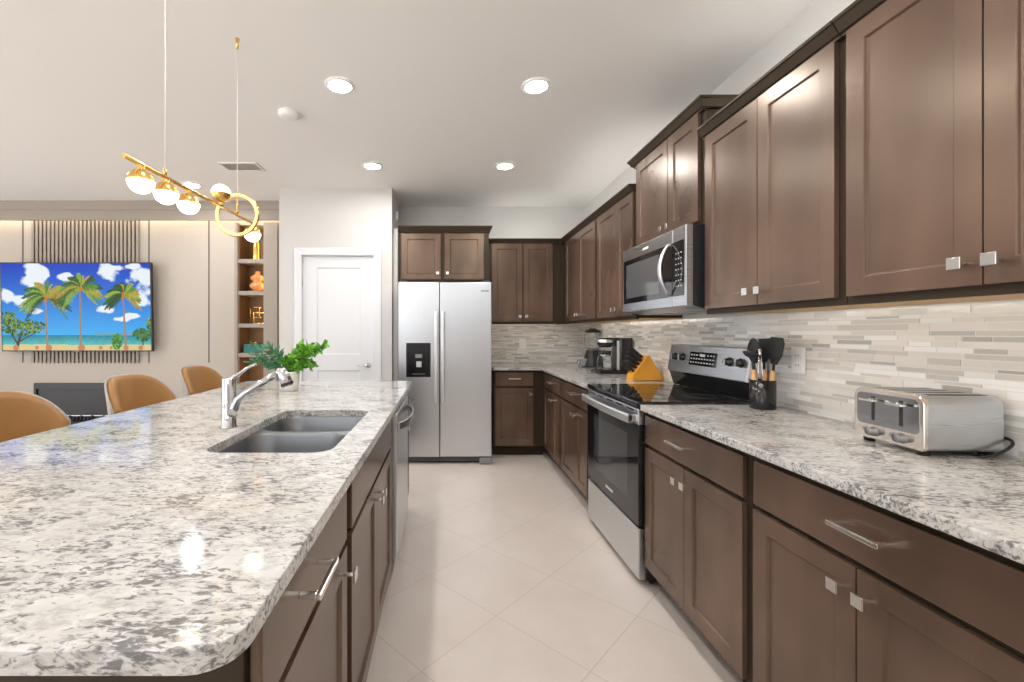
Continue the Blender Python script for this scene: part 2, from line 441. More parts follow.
def base_cabinet(label, loc, rz, W, depth, drawers, doors, group, toe=True):
    """drawers: (x0,x1,handle x or None); doors: (x0,x1,knob x)"""
    t = thing('base_cabinet', label, 'cabinet', loc, rz, group)
    c = MB()
    if 'under the sink' in label:
        c.box(0, W, .02, .04, .105, .88); c.box(0, W, depth-.02, depth, .105, .88); c.box(0, .02, .04, depth-.02, .105, .88); c.box(W-.02, W, .04, depth-.02, .105, .88); c.box(.02, W-.02, .04, depth-.02, .105, .125)
    else: c.box(0, W, .02, depth, .105, .88)
    c.box(0, W, .095, depth, 0, .105)
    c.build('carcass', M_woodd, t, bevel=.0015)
    for (x0, x1, hx) in drawers:
        d = MB().box(x0, x1, 0, .019, .718, .858).build('drawer', M_wood, t, bevel=.004, seg=3)
        if hx is not None: pull(hx, .797, d)
    for (x0, x1, kx) in doors:
        d = shaker(x0, x1, .115, .702).build('door', M_wood, t, bevel=.0018, seg=1)
        if kx is not None: knob(kx, .642, d)
    return t
def wall_cabinet(label, loc, rz, W, depth, z0, z1, doors, group, left=False, right=False, kz=.055, dz=(.025,.050), filler=False):
    t = thing('wall_cabinet', label, 'cabinet', loc, rz, group)
    c = MB(); c.box(0, W, .02, depth-.002, z0+.008, z1-.03); c.box(0, W, .02, .04, z0, z0+.01)
    c.build('carcass', M_woodd, t, bevel=.001)
    MB().box(.002, W-.002, .04, depth-.004, z0+.005, z0+.0085).build('bottom_panel', M_maple, t)
    for (x0, x1, kx) in doors:
        d = shaker(x0, x1, z0+dz[0], z1-dz[1]).build('door', M_wood, t, bevel=.0018, seg=1)
        if kx is not None: knob(kx, z0+dz[0]+kz, d)
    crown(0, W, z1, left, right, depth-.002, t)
    return t
GB = 'dark brown base cabinets'; GU = 'dark brown wall cabinets'
XF, XU, YB, YU = .985, 1.27, 4.37, 4.65
R = -PI/2
# right run, origin at the far end of each unit; local x runs towards the camera
def rb(label, y0, y1, drawers, doors, grp=GB):     # world Y values
    f = lambda y: y1 - y
    return base_cabinet(label, (XF, y1, 0), R, y1-y0, XW-XF-.004, [(f(b), f(a), None if h is None else f(h)) for (a,b,h) in drawers],
                        [(f(b), f(a), None if k is None else f(k)) for (a,b,k) in doors], grp)
def ru(label, y0, y1, z0, z1, doors, **kw):
    f = lambda y: y1 - y
    return wall_cabinet(label, (XU, y1, 0), R, y1-y0, XW-XU-.004, z0, z1, [(f(b), f(a), f(k)) for (a,b,k) in doors], GU, **kw)
rb('dark brown base cabinet beside the oven range, below the black utensil holder', 1.408, 2.136, [(1.432,2.128,1.80)], [(1.784,2.128,1.815), (1.432,1.780,1.750)])
rb('dark brown base cabinet nearest the camera on the right, below the toaster', .664, 1.404, [(.69,1.382,1.01)], [(1.037,1.382,1.068), (.69,1.033,1.002)])
rb('dark brown base cabinet just beyond the oven range, with two doors and a drawer', 2.915, 3.69, [(3.00,3.672,3.31)], [(3.268,3.672,3.30), (3.00,3.264,3.232)])
rb('narrow two-door base cabinet on the right wall tucked into the far corner', 3.694, 4.996, [(3.715,4.31,4.00)], [(3.965,4.31,4.0), (3.715,3.961,3.93)])
ru('dark brown wall cabinet directly right of the microwave', 1.388, 2.128, 1.355, 2.27, [(1.76,2.112,1.792), (1.410,1.756,1.724)])
ru('largest-looking dark brown wall cabinet at the right edge, above the toaster', .644, 1.384, 1.355, 2.27, [(1.022,1.368,1.054), (.668,1.018,.986)])
ru('short dark brown wall cabinet above the microwave with taller crown', 2.132, 2.912, 1.806, 2.423, [(2.47,2.872,2.502), (2.17,2.464,2.432)], left=True, right=True, dz=(.022,.052), kz=.035)
ru('dark brown wall cabinet just left of the microwave', 2.916, 3.63, 1.355, 2.27, [(3.212,3.612,3.244), (2.925,3.206,3.174)])
ru('dark brown wall cabinet on the right wall in the far corner', 3.634, 4.996, 1.355, 2.27, [(4.118,4.56,4.15), (3.657,4.112,4.08)])
# back run
t = base_cabinet('dark brown single-door base cabinet between refrigerator and corner', (.49, YB, 0), 0, .515, YW-YB-.004,
             [(.018,.405,.21)], [(.018,.405,.375)], GB)
wall_cabinet('dark brown two-door wall cabinet on the back wall, right of the refrigerator', (.47, YU, 0), 0, .82, YW-YU-.004, 1.355, 2.27,
             [(.035,.362,.335), (.375,.690,.405)], GU)
t = wall_cabinet('wide short dark brown cabinet above the refrigerator', (-.48, 4.40, 0), 0, .93, YW-4.40-.004, 1.785, 2.345,
             [(.035,.435,.405), (.475,.875,.505)], GU, right=True, kz=.06, dz=(.02,.075))
M_ucl = emis('under_cabinet_fill', (1,.93,.82), 17.0)  # invented fill light for the backsplash and far corner
M_ocl = emis('cabinet_top_fill', (1,.97,.92), 12.0)  # invented fill light for the ceiling and upper wall
def fill_lights(tag_, loc_, rz, x0, x1, z0, z1):
    t = thing('under_cabinet_fill_light', 'added slim fill light under the wall cabinets ' + tag_, 'added fill light', loc_, rz)  # added only to brighten the backsplash, not a fixture of this kitchen
    MB().box(x0, x1, .0405, .043, z0+.0002, z0+.0045).build('housing', M_dgrey, t)
    MB().box(x0+.01, x1-.01, .043, .0435, z0+.0003, z0+.0044).build('diffuser', M_ucl, t)
    t = thing('led_strip', 'added fill light strip lying on top of the wall cabinets ' + tag_, 'light strip', loc_, rz)  # added only to brighten the ceiling, no strip is known up here
    MB().box(x0, x1, .15, .175, z1-.004, z1+.002).build('backing', M_plastic, t)
    MB().box(x0+.005, x1-.005, .155, .170, z1+.002, z1+.004).build('diffuser', M_ocl, t)
fill_lights('above the toaster', (XU, 2.128, 0), R, .02, 1.46, 1.355, 2.27)
fill_lights('in the far right corner', (XU, 4.996, 0), R, .40, 2.06, 1.355, 2.27)
fill_lights('on the back wall', (.47, YU, 0), 0, .02, .80, 1.355, 2.27)
# counters
def counter(name, poly, holes=(), z0=.88, z1=.91, mat=M_gran, parent=None, bev=.006):
    bm = bmesh.new()
    def loop(pts):
        vs = [bm.verts.new((x, y, z0)) for x, y in pts]
        return [bm.edges.new((vs[i], vs[(i+1)%len(vs)])) for i in range(len(vs))]
    ed = loop(poly)
    for h_ in holes: ed += loop(h_)
    bmesh.ops.triangle_fill(bm, use_beauty=True, use_dissolve=False, edges=ed)
    fs = list(bm.faces)
    ex = bmesh.ops.extrude_face_region(bm, geom=fs)
    for v in [g for g in ex['geom'] if isinstance(g, bmesh.types.BMVert)]: v.co.z = z1
    bmesh.ops.recalc_face_normals(bm, faces=bm.faces)
    me = bpy.data.meshes.new(name); bm.to_mesh(me); bm.free(); me.materials.append(mat)
    o = bpy.data.objects.new(name, me); COL.objects.link(o)
    if parent: o.parent = parent
    d = o.modifiers.new('bevel', 'BEVEL'); d.width = bev; d.segments = 3; d.limit_method = 'ANGLE'; d.angle_limit = math.radians(50)
    return o
XC = .962
tag(counter('countertop', [(XC,.65),(XW-.006,.65),(XW-.006,2.134),(XC,2.134)]), 'speckled white granite countertop under the toaster at right', 'countertop', 'speckled granite countertops')
tag(counter('countertop', [(XC,2.914),(XW-.006,2.914),(XW-.006,YW-.006),(.478,YW-.006),(.478,4.345),(XC,4.345)]),
    'L-shaped speckled granite countertop running around the far corner', 'countertop', 'speckled granite countertops')

# ------------------------------------------------------------------ mosaic backsplash
def mosaic(name, L, z0, z1, M, seed, label):
    rnd = random.Random(seed); vs = []; fs = []; cols = []
    z = z0; G = .0016; row = 0
    pal = [((.84,.84,.82), 4), ((.68,.665,.62), 4), ((.62,.60,.555), 3), ((.53,.53,.50), 2.2), ((.75,.73,.685), 4), ((.45,.445,.42), .8)]
    vs += [M @ Vector(p) for p in ((0,-.001,z0),(L,-.001,z0),(L,-.001,z1),(0,-.001,z1))]; fs.append((0,1,2,3)); cols.append((.76,.74,.70))
    while z < z1 - .004:
        h = rnd.choice([.018,.018,.018,.024,.007,.012]); h = min(h, z1-z)
        x = -rnd.random()*.15
        while x < L:
            wl = rnd.uniform(.06,.17) * (1.5 if h < .01 else 1); a, b = max(0,x), min(L, x+wl); x += wl
            if b-a < .006: continue
            c = rnd.choices([q[0] for q in pal], [q[1] for q in pal])[0]; k = rnd.uniform(.94,1.05); c = tuple(min(1,q*k) for q in c)
            y = -.0022 - rnd.choice((0,.0006)); i = len(vs)
            vs += [M @ Vector(p) for p in ((a+G,y,z+G),(b-G,y,z+G),(b-G,y,z+h-G),(a+G,y,z+h-G),(a+G,-.001,z+G),(b-G,-.001,z+G),(b-G,-.001,z+h-G),(a+G,-.001,z+h-G))]
            fs += [(i,i+1,i+2,i+3),(i,i+4,i+5,i+1),(i+1,i+5,i+6,i+2),(i+2,i+6,i+7,i+3),(i+3,i+7,i+4,i)]; cols += [c]*5
        z += h
    me = bpy.data.meshes.new(name); me.from_pydata([tuple(v) for v in vs], [], fs)
    at = me.color_attributes.new('tint', 'FLOAT_COLOR', 'CORNER'); li = 0
    for pi_, p in enumerate(me.polygons):
        for _ in p.loop_indices: at.data[li].color = (*cols[pi_], 1); li += 1
    me.materials.append(M_tile); me.update()
    o = bpy.data.objects.new(name, me); COL.objects.link(o); return struct(o)
mosaic('wall_backsplash_right', 4.38, .9, 1.3545, Matrix.Translation((XW,4.99,0)) @ Matrix.Rotation(-PI/2,4,'Z'), 3, '')
mosaic('wall_backsplash_back', XW-.47, .9, 1.3545, Matrix.Translation((.47,YW,0)), 5, '')

# ------------------------------------------------------------------ island
L = PI/2; XI = -.26
GI = 'cabinets built into the island'
def ib(label, y0, y1, drawers, doors, kind='unit'):
    f = lambda y: None if y is None else y - y0
    return base_cabinet(label, (XI, y0, 0), L, y1-y0, .60, [(f(a), f(b), f(h)) for (a,b,h) in drawers], [(f(a), f(b), f(k)) for (a,b,k) in doors], GI)
ib('island cabinet nearest the camera, one drawer over one door', .60, 1.188, [(.612,1.148,.83)], [(.612,1.148,1.115)])
ib('island cabinet under the sink, two doors below a plain false drawer', 1.192, 2.132, [(1.205,2.10,None)], [(1.205,1.650,1.615),(1.655,2.10,1.69)])
ib('narrow island cabinet beyond the dishwasher', 2.752, 3.14, [(2.77,3.125,2.95)], [(2.77,3.125,2.81)])
t = thing('island_back_panel', 'dark brown panelled back of the island on the stool side', 'cabinet panel', (-1.0, 1.87, 0))
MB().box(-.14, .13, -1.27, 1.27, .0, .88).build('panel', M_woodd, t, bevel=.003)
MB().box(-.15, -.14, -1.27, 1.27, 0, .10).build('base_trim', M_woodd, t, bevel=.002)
# island counter with sink opening
SX0, SX1, SY0, SY1 = -.731, -.343, 1.283, 1.985
hole = rrect(SX0, SX1, SY0, SY1, .06, 6)
tag(counter('island_countertop', rrect(-1.443, -.240, .486, 3.18, .055, 6), [hole]), 'long speckled granite island countertop with the sink cut into it', 'countertop')
# sink: two bowls under the counter
t = thing('double_sink', 'double-bowl undermount stainless steel sink in the island', 'sink', ((SX0+SX1)/2, (SY0+SY1)/2, .70))
def bowl(x0, x1, y0, y1, r, zt, zb, ins=.025):
    m = MB(); cx, cy = (SX0+SX1)/2, (SY0+SY1)/2
    rings = []
    for (k, z) in ((0, zt), (.004, zt-.012), (.010, zb+.05), (.018, zb+.02), (.04, zb+.004), (.09, zb)):
        rr = max(r-k*.4, .02)
        rings.append([(px-cx, py-cy, z-.70) for px, py in rrect(x0+k, x1-k, y0+k, y1-k, rr, 8)])
    n = len(rings[0]); vs = [v for q in rings for v in q]
    fs = [(i*n+k, i*n+(k+1)%n, (i+1)*n+(k+1)%n, (i+1)*n+k) for i in range(len(rings)-1) for k in range(n)]
    fs.append(tuple(range((len(rings)-1)*n, len(rings)*n)))
    m.add(vs, fs, 0, True); return m, rings[0]
ymid = 1.675
for (a, b) in ((SY0-.004, ymid-.012), (ymid+.012, SY1+.004)):
    m, ring = bowl(SX0-.004, SX1-(.02 if a < 1.5 else -.004), a, b, .085, .8792, .705)
    o = m.build('bowl', M_sink, t)
    MB().lathe([(0,.003),(.012,.003),(.014,.006),(.035,.006),(.042,.002)], 20, ((SX0+SX1)/2-(SX0+SX1)/2, (a+b)/2-(SY0+SY1)/2, .006)).build('drain', M_chrome, o)
# flange plate with two holes
fp = counter('rim', [(x-(SX0+SX1)/2, y-(SY0+SY1)/2) for x, y in rrect(SX0-.03, SX1+.03, SY0-.03, SY1+.03, .05)],
        [[(x-(SX0+SX1)/2, y-(SY0+SY1)/2) for x, y in rrect(SX0-.004, SX1-(.02 if a < 1.5 else -.004), a, b, .085, 8)] for (a, b) in ((SY0-.004, ymid-.012), (ymid+.012, SY1+.004))],
        z0=.1765, z1=.1795, mat=M_sink, parent=t, bev=.0008)
# faucet
FX, FY = -.812, 1.625
t = thing('faucet', 'chrome single-lever pull-out kitchen faucet beside the sink', 'faucet', (FX, FY, .91))
MB().lathe([(0,0),(.030,0),(.030,.004),(.026,.008),(.0255,.08),(.0255,.182),(.024,.186),(0,.186)], 32).build('body', M_chrome, t)
sp = MB(); sp.tube([(.012,-.004,.045),(.020,-.005,.075),(.034,-.006,.105),(.06,-.006,.128),(.185,-.006,.205)], [.020,.019,.015,.0125,.0125], 20)
spo = sp.build('spout', M_chrome, t)
hd = MB(); hd.tube([(.18,-.006,.202),(.192,-.006,.209),(.200,-.006,.205),(.212,-.006,.185),(.222,-.006,.158),(.223,-.006,.155)], [.0125,.017,.021,.022,.023,.018], 20)
ho = hd.build('spray_head', M_chrome, spo)
MB().tube([(.2185,-.006,.168),(.2215,-.006,.160)], .0238, 20).build('nozzle_ring', M_blackgloss, ho)
lv = MB(); lv.tube([(.0,.0,.178),(.02,.006,.190),(.065,.012,.222),(.095,.014,.236)], [.012,.008,.0055,.006], 12); lv.build('lever', M_chrome, t)

# dishwasher
t = thing('dishwasher', 'stainless steel dishwasher with a bowed handle built into the island', 'dishwasher', (0,0,0))
MB().box(-.86, -.272, 2.138, 2.748, .125, .872).build('body', M_dgrey, t)
d = MB().box(-.272, -.236, 2.136, 2.748, .13, .862).build('door', M_steel, t, bevel=.006, seg=3)
hm = MB()
pts = [(-.238, 2.17, .785)]
hm2 = []
n = 14
path = [(-.232 - (-.0) + .045*math.sin(PI*i/n)**.6 if 0 < i < n else -.236, 2.17 + .54*i/n, .795) for i in range(n+1)]
vs = []; 
for (x, y, z) in path: vs += [(x, y, z-.018), (x+.008, y, z-.018), (x+.008, y, z+.018), (x, y, z+.018)]
fs = [(i*4+k, i*4+(k+1)%4, (i+1)*4+(k+1)%4, (i+1)*4+k) for i in range(n) for k in range(4)] + [(0,1,2,3), (n*4+3,n*4+2,n*4+1,n*4)]
hm.add(vs, fs); hm.build('handle', M_steel, d, bevel=.002)
MB().box(-.86, -.33, 2.14, 2.746, .002, .125).build('kick_plate', M_steel, t)

# ------------------------------------------------------------------ refrigerator
FX0, FX1, FYF = -.447, .4485, 4.14
t = thing('refrigerator', 'tall stainless steel side-by-side refrigerator with ice dispenser', 'refrigerator', (0, 4.5, 0))
def loc(mb, dy=4.5):
    for i, v in enumerate(mb.v): mb.v[i] = (v[0], v[1]-dy, v[2])
    return mb
loc(MB().box(FX0+.004, FX1-.004, 4.215, 4.93, .05, 1.735)).build('body', M_dgrey, t, bevel=.004)
split = -.0535
DX0, DX1, DZ0, DZ1 = -.367, -.142, .84, 1.16
m = MB(); xs = [FX0, DX0, DX1, split-.003]; zs = [.072, DZ0, DZ1, 1.747]
for i in range(3):
    for j in range(3):
        if i == 1 and j == 1: continue
        m.add([(xs[i],FYF,zs[j]),(xs[i+1],FYF,zs[j]),(xs[i+1],FYF,zs[j+1]),(xs[i],FYF,zs[j+1])], [(0,1,2,3)])
a, b, y0, y1 = FX0, split-.003, FYF, 4.21
m.add([(a,y0,.072),(b,y0,.072),(b,y0,1.747),(a,y0,1.747),(a,y1,.072),(b,y1,.072),(b,y1,1.747),(a,y1,1.747)], [(4,7,6,5),(0,4,5,1),(1,5,6,2),(2,6,7,3),(3,7,4,0)])
m.add([(DX0,y0,DZ0),(DX1,y0,DZ0),(DX1,y0,DZ1),(DX0,y0,DZ1),(DX0,y0+.05,DZ0),(DX1,y0+.05,DZ0),(DX1,y0+.05,DZ1),(DX0,y0+.05,DZ1)], [(0,1,5,4),(1,2,6,5),(2,3,7,6),(3,0,4,7),(4,5,6,7)])
ld = loc(m).build('freezer_door', M_steel, t)
rd = loc(MB().box(split+.004, FX1, FYF, 4.21, .072, 1.747)).build('fridge_door', M_steel, t, bevel=.008, seg=3)
def fhandle(x, par):
    m = MB(); m.prism(rrect(x-.017, x+.017, FYF-.062, FYF-.040, .008, 3), .60, 1.465)
    for z in (.63, 1.435): m.box(x-.011, x+.011, FYF-.045, FYF+.001, z-.02, z+.02)
    loc(m).build('handle', M_bright, par, bevel=.003)
fhandle(split-.0315, ld); fhandle(split+.0325, rd)
# dispenser
m = MB(); m.box(DX0-.004, DX1+.004, FYF-.006, FYF, DZ0-.004, DZ0+.018); m.box(DX0-.004, DX1+.004, FYF-.006, FYF, 1.075, DZ1+.004)
m.box(DX0-.004, DX0+.018, FYF-.006, FYF, DZ0+.018, 1.075); m.box(DX1-.018, DX1+.004, FYF-.006, FYF, DZ0+.018, 1.075)
m.box(DX0+.002, DX1-.002, FYF+.04, FYF+.049, DZ0+.002, DZ1-.002)
m.box(DX0+.018, DX1-.018, FYF-.004, FYF+.045, 1.035, 1.075)
dp = loc(m).build('ice_dispenser', M_blackgloss, ld, bevel=.002)
cx = (DX0+DX1)/2
loc(MB().box(cx-.03, cx+.035, FYF-.009, FYF-.004, 1.02, 1.055)).build('paddle', M_grey, dp, bevel=.004)
loc(MB().box(cx-.022, cx+.028, FYF+.01, FYF+.03, .93, .985)).build('spout_paddle', M_lens, dp, bevel=.004)
loc(MB().box(cx-.06, cx+.06, FYF-.002, FYF+.04, DZ0+.018, DZ0+.026)).build('drip_tray', M_dgrey, dp, bevel=.002)
loc(MB().box(.345, .42, FYF-.0015, FYF, 1.655, 1.668)).build('emblem', M_grey, rd)
loc(MB().box(FX0+.01, FX1-.01, 4.175, 4.2, .018, .062)).build('kick_grille', M_dgrey, t, bevel=.003)
k = loc(MB().box(.33, FX1-.004, 4.13, 4.22, .006, .062)).build('foot_cover', M_grey, t, bevel=.006)
for x in (FX0+.06, FX1-.06):
    for y in (4.25, 4.85): loc(MB().tube([(x,y,0),(x,y,.055)], .02, 12)).build('foot', M_black, t)
for x in (FX0+.05, FX1-.05): loc(MB().box(x-.035, x+.035, 4.16, 4.30, 1.747, 1.762)).build('hinge_cover', M_dgrey, t, bevel=.004)

# ------------------------------------------------------------------ oven range (world coordinates shifted by the thing's own place)
RY0, RY1, RX = 2.142, 2.906, .96
t = thing('oven_range', 'stainless steel electric range with black glass cooktop and oven door', 'oven range', (1.28, (RY0+RY1)/2, 0))
ox, oy = 1.28, (RY0+RY1)/2
def lr(mb):
    for i, v in enumerate(mb.v): mb.v[i] = (v[0]-ox, v[1]-oy, v[2])
    return mb
lr(MB().box(1.0, 1.58, RY0+.004, RY1-.004, .03, .895)).build('body', M_black, t, bevel=.003)
ct = lr(MB().box(.955, 1.535, RY0, RY1, .895, .921)).build('cooktop', M_blackglass, t, bevel=.008, seg=4)
M_burn = plain('burner_print', (.10,.10,.10), .15)
for (bx, by, br) in ((1.12, 2.34, .10), (1.12, 2.70, .085), (1.38, 2.34, .08), (1.38, 2.70, .10)):
    lr(MB().lathe([(br-.003,.9212),(br-.003,.9218),(br,.9218),(br,.9212)], 48, (bx,by,0))).build('burner_ring', M_burn, ct)
# oven door: steel top strip, black glass
dm = MB(); dm.box(RX, 1.0, RY0+.004, RY1-.004, .805, .885)
od = lr(dm).build('oven_door', M_steelh, t, bevel=.004)
gl = MB().box(RX, .998, RY0+.004, RY1-.004, .30, .804); glo = lr(gl).build('glass_panel', M_blackglass, od, bevel=.003)
lr(MB().box(RX-.0008, RX+.001, RY0+.13, RY1-.13, .40, .735)).build('window', plain('oven_window_glass', (.05,.05,.052), .05), glo)
lr(MB().box(RX-.0012, RX+.001, 2.47, 2.58, .345, .36)).build('emblem', M_lens, glo)
lr(MB().box(RX+.012, RX+.014, RY0+.02, RY1-.02, .838, .862)).build('vent_slot', M_black, od)
# flat bowed handle
hm = MB(); n = 18; vs = []
for i in range(n+1):
    s = i/n; x = RX-.046-.014*math.sin(PI*s); y = RY0+.018+(RY1-RY0-.036)*s
    for (dx, dz) in ((0,-.020),(.004,-.026),(.016,-.026),(.020,-.018),(.020,.012),(.014,.018),(.004,.018),(0,.010)): vs.append((x+dx, y, .838+dz))
q = 8
fs = [(i*q+k, i*q+(k+1)%q, (i+1)*q+(k+1)%q, (i+1)*q+k) for i in range(n) for k in range(q)] + [tuple(range(q)), tuple(range(n*q, n*q+q))[::-1]]
hm.add(vs, fs, 0, False)
for y in (RY0+.03, RY1-.03): hm.box(RX-.04, RX+.002, y-.012, y+.012, .822, .852)
lr(hm).build('handle', M_bright, od)
for i in range(5):
    y = 2.24+.14*i; lr(MB().box(RX-.0006, RX+.02, y-.045, y+.045, .868, .876)).build('vent', M_black, od)
lr(MB().box(RX, 1.0, RY0+.004, RY1-.004, .035, .288)).build('storage_drawer', M_steel, t, bevel=.006, seg=3)
for y in (RY0+.05, RY1-.05):
    for x in (1.05, 1.52): lr(MB().tube([(x,y,0),(x,y,.035)], .018, 10)).build('foot', M_black, t)
# backguard, slightly leaning
m = MB(); m.prism([(1.535,.921),(1.59,.921),(1.59,1.02),(1.50,1.02),(1.51,1.0)], RY0+.002, RY1-.002, axis='y')
lr(m).build('vent_riser', M_blackgloss, t, bevel=.003)
m = MB(); m.prism([(1.495,1.016),(1.59,1.016),(1.59,1.186),(1.522,1.186)], RY0, RY1, axis='y')
bgd = lr(m).build('control_panel', M_steelh, t, bevel=.004)
m = MB(); m.prism([(1.493,1.016),(1.592,1.016),(1.592,1.189),(1.520,1.189)], RY0-.006, RY0+.010, axis='y'); lr(m).build('end_cap', M_bright, bgd, bevel=.003)
def face_x(z): return 1.495 + (z-1.016)*(.027/.17)
tilt = math.atan(.027/.17)
for y in (2.20, 2.285, 2.735, 2.82):
    z = 1.11; M = Matrix.Translation((face_x(z), y, z)) @ Matrix.Rotation(-PI/2-0, 4, 'Y')
    kb = MB().lathe([(0,0),(.024,0),(.024,.008),(.019,.012),(.018,.030),(0,.030)], 24, M=M)
    ko = lr(kb).build('knob', M_blackgloss, bgd)
    lr(MB().box(face_x(z)-.036, face_x(z)-.012, y-.004, y+.004, z-.018, z+.018)).build('grip', M_bright, ko, bevel=.0015)
m = MB(); zt, zb = 1.148, 1.068
m.add([(face_x(zb)-.002,2.40,zb),(face_x(zb)-.002,2.665,zb),(face_x(zt)-.002,2.665,zt),(face_x(zt)-.002,2.40,zt)], [(0,1,2,3)])
m.add([(face_x(zb)+.003,2.40,zb),(face_x(zb)+.003,2.665,zb),(face_x(zt)+.003,2.665,zt),(face_x(zt)+.003,2.40,zt)], [(0,3,2,1)])
dsp = lr(m).build('display', M_blackglass, bgd, fix=False)
m = MB()
for i in range(9):
    for j in range(3):
        if 3 <= i <= 5 and j == 2: continue
        y = 2.42+.027*i; z = 1.082+.022*j; m.box(face_x(z)-.0035, face_x(z)-.001, y, y+.012, z, z+.008)
m.box(face_x(1.13)-.0035, face_x(1.13)-.001, 2.51, 2.56, 1.122, 1.138)
lr(m).build('button_print', M_lens, dsp)

# ------------------------------------------------------------------ microwave
MX, MY0, MY1, MZ0, MZ1 = 1.191, 2.136, 2.892, 1.398, 1.803
t = thing('microwave', 'stainless steel over-the-range microwave with curved handle above the cooktop', 'microwave', (1.4, (MY0+MY1)/2, 1.38))
ox, oy, oz = 1.4, (MY0+MY1)/2, 1.38
def lm(mb):
    for i, v in enumerate(mb.v): mb.v[i] = (v[0]-ox, v[1]-oy, v[2]-oz)
    return mb
m = MB(); m.prism([(1.228,1.402),(1.30,1.385),(1.60,1.385),(1.60,1.803),(1.228,1.803)], MY0+.003, MY1-.003, axis='y')
lm(m).build('body', M_black, t, bevel=.002)
m = MB(); m.prism([(1.235,1.3985),(1.30,1.380),(1.56,1.380),(1.56,1.385),(1.30,1.385),(1.235,1.4015)], MY0+.01, MY1-.01, axis='y'); lm(m).build('bottom_tray', M_steelh, t)
lm(MB().box(1.32, 1.50, MY0+.12, MY0+.32, 1.377, 1.381).box(1.32, 1.50, MY1-.32, MY1-.12, 1.377, 1.381)).build('grease_filter', M_grey, t)
fo = lm(MB().box(MX, 1.228, 2.262, MY1, MZ0, MZ1)).build('door', M_steelh, t, bevel=.004)
fc = lm(MB().box(MX, 1.228, MY0, 2.259, MZ0, MZ1)).build('control_side', M_steelh, t, bevel=.004)
wo = lm(MB().box(MX-.0015, MX+.002, 2.2625, MY1-.018, 1.452, 1.732)).build('window_frame', M_blackglass, fo, bevel=.001)
lm(MB().box(MX-.0022, MX+.001, 2.40, MY1-.06, 1.485, 1.70)).build('window', plain('microwave_window', (.10,.10,.105), .08), wo)
pn = lm(MB().box(MX-.0015, MX+.002, 2.152, 2.2588, 1.452, 1.732)).build('keypad', M_blackglass, fc, bevel=.001)
m = MB()
for i in range(3):
    for j in range(7): m.box(MX-.0022, MX-.001, 2.172+.024*i, 2.180+.024*i, 1.50+.028*j, 1.506+.028*j)
lm(m).build('key_print', M_lens, pn)
m = MB(); n = 20; vs = []
for i in range(n+1):
    s = i/n; z = 1.462+.272*s; x = MX - .006 - .052*math.sin(PI*s)**.8; hw = .004+.013*math.sin(PI*s)**.7
    for (dx, dy) in ((0,-hw),(-.006,-hw*.6),(-.008,0),(-.006,hw*.6),(0,hw),(.006,hw*.7),(.006,-hw*.7)): vs.append((x+dx, 2.285+dy, z))
q = 7
fs = [(i*q+k, i*q+(k+1)%q, (i+1)*q+(k+1)%q, (i+1)*q+k) for i in range(n) for k in range(q)] + [tuple(range(q)), tuple(range(n*q, n*q+q))[::-1]]
m.add(vs, fs, 0, True); m.box(MX-.008, MX, 2.281, 2.289, 1.462, 1.475).box(MX-.008, MX, 2.281, 2.289, 1.721, 1.734)
lm(m).build('handle', M_bright, fo)
lm(MB().box(MX-.001, MX, 2.53, 2.60, 1.758, 1.772)).build('emblem', M_plastic, fo)

# ------------------------------------------------------------------ ceiling lights and fittings
def downlight(x, y, label):
    t = thing('ceiling_light', label, 'ceiling light', (x, y, ZC), 0, 'recessed ceiling lights')
    MB().lathe([(.085,-.0005),(.086,-.005),(.080,-.010),(.066,-.012),(.062,-.008),(.062,-.001)], 36).build('trim_ring', M_plastic, t)
    MB().lathe([(0,-.009),(.045,-.0095),(.0615,-.007),(.0615,-.002)], 32).build('diffuser', M_lamp, t)
    return t
a = downlight(-.615, 2.53, 'round recessed ceiling light above the sink, front left of the aisle four')
downlight(.535, 2.535, 'round recessed ceiling light nearest the oven range, front right of the aisle four')
downlight(-.63, 3.756, 'round recessed ceiling light in front of the white pantry door')
downlight(.522, 3.756, 'round recessed ceiling light in front of the refrigerator, back right')
downlight(-2.48, 4.24, 'round recessed ceiling light near the television wall behind the pendant')
for (x, y) in ((-.615, 1.30), (.535, 1.30), (-.6,-.3), (.53,-.3), (-4.6, 3.4), (-2.6,2.2), (-4.6,1.2)):
    if True:
        t = thing('ceiling_light', 'round recessed ceiling light out of the picture', 'ceiling light', (x, y, ZC), 0, 'recessed ceiling lights outside the frame')
        for ch in kids(a): c_ = ch.copy(); COL.objects.link(c_); c_.parent = t
t = thing('smoke_detector', 'round white smoke detector on the ceiling above the island', 'smoke detector', (-1.03, 2.85, ZC))
MB().lathe([(.068,0),(.068,-.012),(.060,-.028),(.045,-.034),(0,-.035)], 32).build('cover', M_ceil, t)
t = thing('air_vent', 'rectangular white air vent in the ceiling behind the pendant', 'vent', (-1.78, 3.78, ZC))
MB().box(-.17,.17,-.10,-.08,-.008,0).box(-.17,.17,.08,.10,-.008,0).box(-.17,-.15,-.08,.08,-.008,0).box(.15,.17,-.08,.08,-.008,0).build('frame', M_ceil, t, bevel=.002)
m = MB()
for i in range(16):
    x = -.145+.0193*i; m.add([(x,-.08,-.001),(x+.010,-.08,-.007),(x+.010,.08,-.007),(x,.08,-.001)], [(0,1,2,3)])
m.build('slats', M_ceil, t, solid=.0012)
MB().box(-.15,.15,-.08,.08,-.0006,0).build('duct', M_taupel, t)
tag(MB().box(-.534, -.505, 4.62, 4.68, 2.47, 2.56).build('motion_sensor', M_plastic, bevel=.008), 'small white sensor high on the pantry wall left of the refrigerator cabinet', 'sensor')
